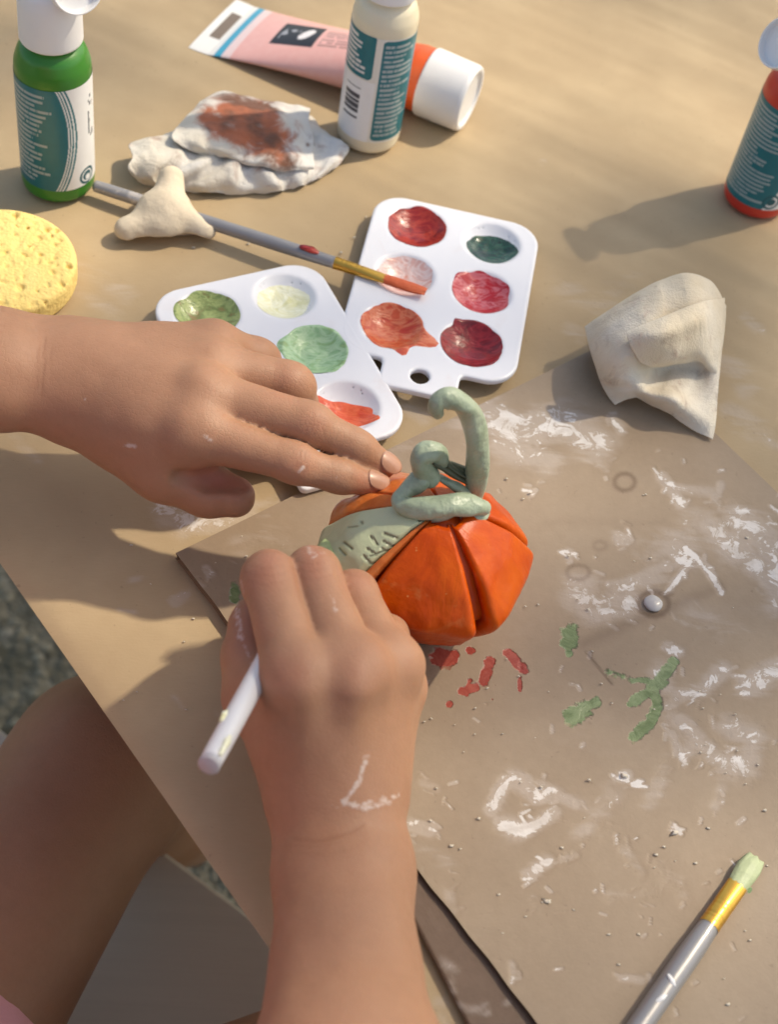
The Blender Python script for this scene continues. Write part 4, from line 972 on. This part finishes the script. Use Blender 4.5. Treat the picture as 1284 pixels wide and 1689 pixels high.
smear([([(722, 1619)], 8)], plain('dark_green_drop', srgb(26, 92, 40), .3), seed=10, parent=strip, z=2.0)
bead = plain('white_bead', (.46, .43, .41), .22, .2, 300, .1)
c = P(1078, 995, CZ + .8); v, f = lathe([(3.7 * math.sin(a), -1.6 * math.cos(a)) for a in np.linspace(0, math.pi, 16)], c, m=28); v = v + fbm(v / 3, 2)[:, None] * .5
tag(mesh_obj('clay_bead', v, f, bead, base=P(1078, 995, CZ)), 'small round white clay bead ringed by a damp mark', 'clay bead')
# crumbs of dried clay
cv, cf = [], []
spots = [(875, 813), (938, 917), (1032, 1279), (1115, 1373), (903, 1487), (790, 1350), (860, 1290), (720, 1300), (760, 1400), (1010, 1160), (1190, 1500), (1230, 1535), (905, 1140), (745, 1395), (830, 1210), (700, 1190), (765, 1240), (750, 1195)]
spots += [(rng.uniform(690, 1284), rng.uniform(760, 1680)) for _ in range(70)] + [(rng.uniform(200, 420), rng.uniform(880, 1200)) for _ in range(14)] + [(rng.uniform(300, 700), rng.uniform(330, 460)) for _ in range(8)]
for i, (x, y) in enumerate(spots):
    if i > 18 and y > 860 and x < 885 and (y - 912) > (x - 290) * 1.29 - 30 and x > 560: continue
    on = (y - 912) < (x - 290) * 1.29 and (y - 912) > -.463 * (x - 290)
    c = P(x, y, (CZ + .5) if on else .8); r = rng.uniform(.2, .5) * (2.2 if i < 5 else 1.0); b0 = len(cv)
    q = rng.uniform(.3, 1.7, 8)
    for j, (a, b, d_) in enumerate([(-1, -1, 0), (1, -1, 0), (1, 1, 0), (-1, 1, 0), (-.6, -.6, .7), (.6, -.6, .7), (.6, .6, .7), (-.6, .6, .7)]): cv.append(c + np.array([a * 1.3, b * .8, d_ * .7]) * r * q[j])
    cf += [[b0 + k for k in fc] for fc in ([0, 3, 2, 1], [4, 5, 6, 7], [0, 1, 5, 4], [1, 2, 6, 5], [2, 3, 7, 6], [3, 0, 4, 7])]
tag(mesh_obj('clay_crumbs', cv, cf, plain('dry_clay_crumb', (.60, .53, .43), .9, .4, 600, .15), smooth=True), 'crumbs of dried clay scattered over the cardboard', kind='stuff')
# ------------------------------------------------------------------ the child: arms and hands, thighs, shirt
sk = Mat('skin')
mot = sk.math('ADD', sk.math('MULTIPLY', sk.noise(45, 4, .6), .7), sk.math('MULTIPLY', sk.noise(380, 2, .6), .3)); red = sk.attr('flush').outputs['Fac']; cre = sk.attr('crease').outputs['Fac']; wht = sk.attr('slip').outputs['Fac']
col = sk.mix(mot, (.305, .152, .086), (.45, .240, .145))
col = sk.mix(sk.math('MULTIPLY', red, .7), col, (.42, .145, .095))
col = sk.mix(sk.math('MULTIPLY', cre, .42), col, (.20, .075, .040))
dryn = sk.noise(480, 3, .65)
wm = sk.step(sk.math('ADD', wht, sk.math('MULTIPLY', sk.math('SUBTRACT', dryn, .5), 1.5)), .35, .85); wm = sk.math('MULTIPLY', wm, sk.step(wht, .02, .2))
col = sk.mix(sk.math('MULTIPLY', wm, .62), col, (.66, .58, .53))
pores = sk.n('TexVoronoi', {'Vector': sk.n('Mapping', {'Vector': sk.obj(), 'Scale': (1, 1, 1.0)}).outputs[0], 'Scale': 620.0}, feature='DISTANCE_TO_EDGE').outputs['Distance']
hgt = sk.math('ADD', sk.math('MULTIPLY', sk.step(pores, 0, .12), .40), sk.math('MULTIPLY', sk.noise(420, 2, .6), .30)); hgt = sk.math('ADD', hgt, sk.math('MULTIPLY', cre, -1.3)); hgt = sk.math('ADD', hgt, sk.math('MULTIPLY', wm, .6))
sk.set(color=col, rough=sk.math('ADD', .52, sk.math('MULTIPLY', wm, .3)), spec=.34, sss=.22, sss_r=(1.0, .38, .2), sss_s=.0035, normal=sk.bump(hgt, .26, .0005))
nailm = Mat('finger_nail'); nailm.set(color=nailm.mix(nailm.noise(200, 2), (.40, .205, .135), (.46, .25, .17)), rough=.35, coat=.15)

person = thing('person', 'child painting the pumpkin with both hands, bare legs, pink top', 'person', [*P(-250, 1900, -SEAT)[:2], -SEAT])
UPV = np.array([0, 0, 1.0])

def hand_mesh(spec, lo, hi, h):
    F = Field(lo, hi, h); palm = F.blank()
    for (a, b, ra, rb, k, fs) in spec['palm']:
        F.cone(palm, P(*a), P(*b), ra, rb, k, spec.get('flat', UPV), fs)
    fing = F.blank()
    for chain in spec['fingers']:
        f1 = F.blank(); pts = [P(*c[:3]) for c in chain]; rs = [c[3] for c in chain]
        for i in range(len(pts) - 1):
            F.cone(f1, pts[i], pts[i + 1], rs[i], rs[i + 1], 1.6)
        for i in range(1, len(pts) - 1):                       # joints a touch fuller than the shafts
            d = unit(pts[i + 1] - pts[i - 1]); F.cone(f1, pts[i] - d * 2.0, pts[i] + d * 2.0, rs[i] * 1.0, rs[i] * 1.0, 2.0)
        fing = smin(fing, f1, spec.get('fk', 1.2))
    D = smin(palm, fing, spec.get('pk', 7.0))
    for (a, b, ra, rb, k) in spec.get('extra', ()): F.cone(D, P(*a), P(*b), ra, rb, k)
    for pts, r, k in spec.get('carve', ()): F.carve(D, [P(*p) for p in pts], r, k)
    return F.mesh(D, 2)

left = dict(
    palm=[((-900, 560, 95), (-420, 585, 72), 33, 28, 12, .9), ((-420, 585, 72), (-10, 608, 56), 28, 21.2, 12, .85), ((-10, 608, 56), (100, 616, 52), 21.2, 19.5, 12, .80),
          ((120, 604, 52), (345, 570, 56), 14.5, 10.2, 13, .85), ((125, 618, 52), (342, 606, 60), 14.5, 10.5, 13, .85), ((125, 630, 52), (325, 655, 63), 14.5, 11.0, 13, .88), ((130, 640, 51), (308, 705, 60), 15, 11.2, 13, .88),
          ((150, 660, 48), (255, 742, 42), 14, 13.5, 15, .95), ((240, 690, 52), (300, 742, 48), 14, 11, 13, 1.0)],
    fingers=[[(318, 712, 60, 9.6), (485, 763, 60, 6.8), (560, 785, 55, 5.9), (611, 797, 50.5, 4.9)],
             [(335, 655, 63, 10.0), (511, 699, 64, 7.5), (588, 739, 58, 6.3), (631, 767, 52.5, 5.1)],
             [(350, 606, 60, 9.6), (478, 637, 55, 8.6), (488, 668, 38, 7.8), (450, 690, 30, 7.0)],
             [(355, 574, 56, 9.4), (424, 595, 47, 8.2), (428, 622, 33, 7.2), (400, 640, 28, 6.2)],
             [(200, 712, 45, 13.5), (270, 772, 40, 11.8), (340, 808, 37, 9.4), (386, 819, 37, 7.8)]],
    pk=5.0, fk=.3,
    extra=[((333, 655, 65), (337, 656, 65), 6.5, 6.5, 9), ((318, 708, 62), (322, 709, 62), 6.5, 6.5, 9)],
    carve=[([(76, 548, 78), (72, 610, 80), (70, 660, 72)], .5, 2.5), ([(392, 691, 72), (440, 716, 72), (520, 742, 71)], .6, 2.0), ([(425, 622, 68), (465, 647, 66)], .6, 2.0), ([(300, 786, 49), (345, 792, 46), (400, 797, 44)], 2.2, 5.0)])
right = dict(
    flat=unit(UPV + np.array([0, -.25, 0])),
    palm=[((590, 2250, 75), (576, 1800, 52), 32, 25.5, 12, .92), ((576, 1800, 52), (566, 1430, 31), 25.5, 19.3, 12, .86), ((566, 1430, 31), (560, 1345, 32), 19.3, 17.6, 12, .86),
          ((536, 1290, 39), (491, 1128, 66), 13.2, 11.0, 12, .95), ((555, 1290, 40), (572, 1120, 66), 13.2, 11.0, 12, .95), ((576, 1290, 38), (632, 1110, 56), 13.2, 11.0, 12, .95), ((590, 1292, 33), (645, 1135, 42), 12.0, 10.2, 12, .95),
          ((588, 1285, 27), (634, 1165, 27), 12.0, 11.2, 13, 1), ((520, 1275, 36), (432, 1148, 42), 14.0, 11.6, 15, 1), ((500, 1200, 48), (460, 1145, 50), 12.5, 9, 12, 1)],
    fingers=[[(490, 1118, 67, 10.0), (444, 957, 66, 8.7), (463, 960, 46, 7.8), (500, 950, 34, 6.8)],
             [(574, 1110, 67, 10.0), (519, 948, 64, 8.7), (523, 966, 42, 8.0), (520, 965, 30, 7.2)],
             [(636, 1100, 57, 9.8), (584, 984, 54, 8.3), (592, 995, 34, 7.8), (575, 1012, 22, 7.0)],
             [(650, 1128, 42, 9.6), (634, 1048, 34, 8.0), (628, 1048, 20, 7.4), (605, 1062, 14, 6.6)],
             [(430, 1145, 42, 12.0), (419, 1088, 43, 10.2), (424, 1032, 44, 8.6), (462, 988, 40, 7.2)]],
    pk=5.0, fk=.3,
    extra=[((491, 1108, 73), (493, 1106, 73), 6.0, 6.0, 11), ((590, 1104, 70.5), (593, 1103, 70.5), 6.0, 6.0, 12), ((648, 1092, 60), (652, 1092, 60), 5.0, 5.0, 12), ((520, 1250, 51), (498, 1140, 74), 3.0, 3.0, 9), ((560, 1250, 53), (585, 1140, 74), 3.0, 3.0, 9)],
    carve=[([(490, 1386, 62), (540, 1386, 60), (592, 1366, 56)], 1.8, 6.0), ([(480, 945, 78), (506, 1005, 79), (527, 1042, 78)], .7, 2.0), ([(558, 945, 72), (582, 985, 73), (602, 1020, 72)], .7, 2.0)])
def bounds(spec, m=34):
    pts = [P(*q[:3]) for (a, b, *_) in spec['palm'] for q in (a, b)] + [P(*q[:3]) for c in spec['fingers'] for q in c]
    return np.min(pts, 0) - m, np.max(pts, 0) + m
marksL = [([(205, 735), (222, 736)], 5, .8), ([(335, 720), (350, 725)], 8, .55), ([(140, 658)], 3, .8), ([(492, 778), (500, 772)], 4, .9), ([(520, 788)], 4, .8), ([(555, 787)], 3.5, .7), ([(600, 790), (615, 800)], 4, .35), ([(405, 790), (418, 788)], 4, .6), ([(388, 718)], 3, .6)]
marksR = [([(605, 1248), (594, 1285), (570, 1322)], 6, .75), ([(566, 1322), (600, 1333), (640, 1322)], 8, .78), ([(600, 1325), (657, 1312)], 5, .6), ([(508, 906), (518, 918)], 8, .6), ([(475, 915), (540, 912)], 7, .38), ([(390, 1000), (396, 1050)], 9, .65), ([(400, 1050), (415, 1095)], 6, .5), ([(545, 980), (556, 1010)], 6, .55), ([(398, 960), (402, 985)], 4, .6), ([(545, 1328), (560, 1332)], 4, .5)]
creL = [([(497, 742), (492, 762), (494, 780)], 1.6, .5), ([(511, 748), (506, 768), (508, 786)], 1.6, .45), ([(506, 684), (503, 700), (507, 716)], 1.8, .45), ([(536, 690), (532, 706), (537, 722)], 1.6, .4), ([(590, 775), (586, 792)], 1.6, .4), ([(611, 742), (604, 756)], 1.6, .45), ([(600, 735), (592, 748)], 1.5, .35), ([(465, 622), (462, 640)], 2.2, .3), ([(85, 560), (82, 630)], 1.6, .3), ([(96, 700), (120, 720)], 1.6, .25), ([(74, 555), (71, 610), (70, 655)], 2.0, .6), ([(62, 570), (60, 640)], 1.6, .35), ([(505, 745), (498, 770), (500, 782)], 2.2, .55), ([(494, 748), (488, 772)], 1.6, .4), ([(516, 682), (512, 700), (518, 715)], 2.4, .5), ([(528, 686), (524, 705)], 1.8, .4), ([(584, 772), (580, 790)], 1.8, .45), ([(606, 738), (598, 752)], 2.0, .5)]
creR = [([(412, 932), (440, 940), (466, 932)], 2.2, .35), ([(408, 958), (440, 966), (474, 957)], 2.2, .3), ([(486, 926), (514, 932), (542, 925)], 2.2, .35), ([(486, 950), (516, 957), (546, 948)], 2.2, .3), ([(566, 945), (590, 950), (612, 945)], 2.2, .3), ([(480, 1408), (540, 1410), (590, 1398)], 2.5, .22), ([(485, 1385), (530, 1388), (580, 1372), (600, 1360)], 3.5, .75), ([(470, 1395), (520, 1397), (560, 1390)], 2.5, .35), ([(405, 945), (440, 952), (470, 945)], 3, .35), ([(480, 938), (512, 944), (540, 936)], 3, .35), ([(500, 1100), (506, 1125)], 4, .15)]
flL = [([(600, 795), (620, 800)], 18, .6), ([(640, 772), (650, 780)], 18, .6), ([(330, 790), (400, 800)], 22, .9), ([(500, 768)], 20, .4), ([(520, 700)], 24, .35), ([(470, 635)], 30, .3)]
flR = [([(445, 925)], 26, .55), ([(515, 915)], 26, .55), ([(492, 1108)], 26, .35), ([(590, 1105)], 26, .3), ([(440, 945)], 34, .5), ([(515, 935)], 34, .5), ([(590, 955)], 30, .4), ([(480, 1110)], 40, .25), ([(600, 1100)], 60, .2), ([(400, 1040)], 30, .3)]
V, Fc, n0 = [], [], 0; at = {'slip': [], 'crease': [], 'flush': []}
for spec, mk, cr, fl, hres in ((left, marksL, creL, flL, .9), (right, marksR, creR, flR, .9)):
    lo, hi = bounds(spec); v, f = hand_mesh(spec, lo, hi, hres)
    px, py = proj(v)
    nb = np.zeros_like(v); e1 = v[f[:, 2]] - v[f[:, 0]]; e2_ = v[f[:, 3]] - v[f[:, 1]]; fnrm = np.cross(e1, e2_)
    for k in range(4):
        for c in range(3): nb[:, c] += np.bincount(f[:, k], fnrm[:, c], len(v))
    nb /= np.linalg.norm(nb, axis=1)[:, None] + 1e-9
    face = np.clip((nb * ((CAM - v) / np.linalg.norm(CAM - v, axis=1)[:, None])).sum(1) * 3, 0, 1)
    v = v + nb * (fbm(v / 11, 2) * .9)[:, None]
    at['slip'].append(stroke_density(px, py, mk) * face); at['crease'].append(stroke_density(px, py, cr) * face); at['flush'].append(stroke_density(px, py, fl))
    V.append(v); Fc.append(f + n0); n0 += len(v)

# upper arms, trunk and legs (mostly outside the picture), coarser
hipc = P(-420, 1960, -SEAT + 75); fwd = TN; acr = TT                      # faces the table; acr points to the child's right
hipc[2] = -SEAT + 78
sh = hipc + np.array([0, 0, 300.0]) + fwd * 12
elL, elR = P(-900, 560, 95), P(590, 2250, 75)
shL, shR = sh - acr * 112, sh + acr * 112
kneeL, kneeR = P(170, 1262, -150), P(640, 1760, -175)
hL, hR = P(-250, 1890, -175), hipc + acr * 60
body_pts = np.array([hipc, sh, elL, elR, shL, shR, kneeL, kneeR, kneeL + fwd * 20 + [0, 0, -420]])
lo, hi = body_pts.min(0) - 95, body_pts.max(0) + 110; lo[2] = -TABLE_H
F = Field(lo, hi, 4.5); D = F.blank()
F.cone(D, hipc, hipc + [0, 0, 110], 82, 74, 40, fwd, .72); F.cone(D, hipc + [0, 0, 110], sh + [0, 0, -40], 76, 92, 40, fwd, .68); F.cone(D, shL, shR, 44, 44, 30); F.cone(D, sh, sh + [0, 0, 85] + fwd * 12, 34, 30, 18)
F.cone(D, shL, elL, 40, 33, 18); F.cone(D, shR, elR, 40, 34, 18)
for h_, k_ in ((hL, kneeL), (hR, kneeR)):
    F.cone(D, h_, k_, 54, 39, 24); ank = P(318, 1372, -TABLE_H + 75) if k_ is kneeL else k_ + unit(k_ - h_) * 35; ank[2] = -TABLE_H + 75
    F.cone(D, k_ + [0, 0, -6], k_ * .55 + ank * .45, 39, 36, 18); F.cone(D, k_ * .55 + ank * .45, ank, 36, 25, 18)
    toe = ank + unit(np.array([*(k_ - h_)[:2], 0])) * 105; toe[2] = -TABLE_H + 18; heel = ank + [0, 0, -40]
    F.cone(D, ank, heel, 26, 26, 14); F.cone(D, heel, toe, 24, 19, 14)
v, f = F.mesh(D, 3); px, py = proj(v)
for k in at: at[k].append(np.zeros(len(v)))
V.append(v); Fc.append(f + n0)
body = mesh_obj('body', np.vstack(V), np.vstack(Fc), sk.m, person, attrs={k: np.concatenate(a) for k, a in at.items()})

# finger nails of the extended fingers
def nail(c, d, nrm, w, l):
    d = unit(d); nrm = unit(nrm - d * d.dot(nrm)); s = np.cross(d, nrm); n1, n2 = 14, 14; pts = []
    for i in range(n1):
        for j in range(n2):
            u, q = i / (n1 - 1) * 2 - 1, j / (n2 - 1) * 2 - 1
            x, y = u * math.sqrt(1 - q * q / 2), q * math.sqrt(1 - u * u / 2)
            pts.append(c + s * x * w + d * y * l + nrm * (.75 - x * x * 1.5 - y * y * .55))
    return np.array(pts), grid_faces(n1, n2)
for (a, b, r) in (((560, 785, 55), (611, 797, 50.5), 4.9), ((588, 739, 58), (631, 767, 52.5), 5.1)):
    a, b = P(*a), P(*b); d = unit(b - a); nn_ = unit(CAM - b); nn_ = unit(unit(nn_ - d * d.dot(nn_)) * .8 + np.array([.25, .35, .25])); nn_ = unit(nn_ - d * d.dot(nn_))
    v, f = nail(b + d * 1.0 + nn_ * (r - .85), d + nn_ * -.12, nn_, 3.7, 4.6)
    o = mesh_obj('finger_nail', v, f, nailm.m, body)
    o.modifiers.new('thickness', 'SOLIDIFY').thickness = .0005

# pink top: a shell over the trunk
shm = Mat('pink_jersey'); wv = shm.n('TexWave', {'Vector': shm.obj(), 'Scale': 9.0, 'Distortion': .4}).outputs['Fac']
shm.set(color=shm.mix(shm.step(wv, .86, .93), (.72, .34, .36), (.55, .55, .56)), rough=.85, normal=shm.bump(shm.noise(120, 4), .5, .003))
D2 = F.blank()
F.cone(D2, hipc + [0, 0, -22], hipc + [0, 0, 110], 94, 84, 40, fwd, .76); F.cone(D2, hipc + [0, 0, 110], sh + [0, 0, -30], 86, 100, 40, fwd, .72); F.cone(D2, shL, shR, 52, 52, 26)
F.cone(D2, shL, shL * .6 + elL * .4, 48, 50, 16); F.cone(D2, shR, shR * .6 + elR * .4, 48, 50, 16); F.cone(D2, hL, hL * .78 + kneeL * .22, 62, 58, 20); F.cone(D2, hR, hR * .86 + kneeR * .14, 62, 64, 20)
v, f = F.mesh(D2, 3); v = v + np.stack([fbm(v / 45 + 20 * k, 3) * 9 for k in range(3)], 1)
mesh_obj('shirt', v, f, shm.m, person)

# sandal strap glimpsed under the table
# ------------------------------------------------------------------ the brush held in the right hand
T_, G_ = P(548, 893, 42), P(424, 1118, 66)
dirb = unit(G_ - T_)
best = min(np.linspace(30, 160, 400), key=lambda s: abs(proj((G_ + dirb * s)[None])[1][0] - 1254))
endb = G_ + dirb * best
whitem = Mat('white_lacquer'); whitem.set(color=whitem.mix(whitem.step(whitem.noise(90, 4, .6), .60, .66), (.66, .65, .66), (.70, .66, .56)), rough=.3, coat=.3, normal=whitem.bump(whitem.noise(70, 4), .25, .0008))
brush('white handled brush gripped in the right hand', endb, T_, 3.5, .78, .90, whitem.m, bristle_mat('green_wet_bristles', srgb(150, 168, 116), srgb(176, 190, 140)))

hb = [o for o in bpy.data.objects if o.name.startswith('paint_brush') and o.get('label', '').startswith('white')][0]
v, f = lathe([(0, -.1), (3.0, -.1), (3.3, .3), (3.3, 1.2)], endb - unit(T_ - endb) * 2.4, unit(T_ - endb), 24); mesh_obj('handle_end', v, f, plain('worn_wood_end', (.42, .40, .41), .6, .3, 400, .2), hb)
_, sd_, up_ = frame_from(T_ - endb)
for k, (s0, s1, a_) in enumerate(((.5, 9, -.6), (14, 19, .9))):
    d_ = unit(T_ - endb); o_ = (sd_ * math.sin(a_) + up_ * math.cos(a_)) * 3.3
    v, f = tube([endb + d_ * s0 + o_, endb + d_ * (s0 + s1) / 2 + o_ * 1.05, endb + d_ * s1 + o_], [.7, 1.1, .5], 14, 8, wob=.25, seed=k); mesh_obj('paint_daub', v, f, CREAM, hb)
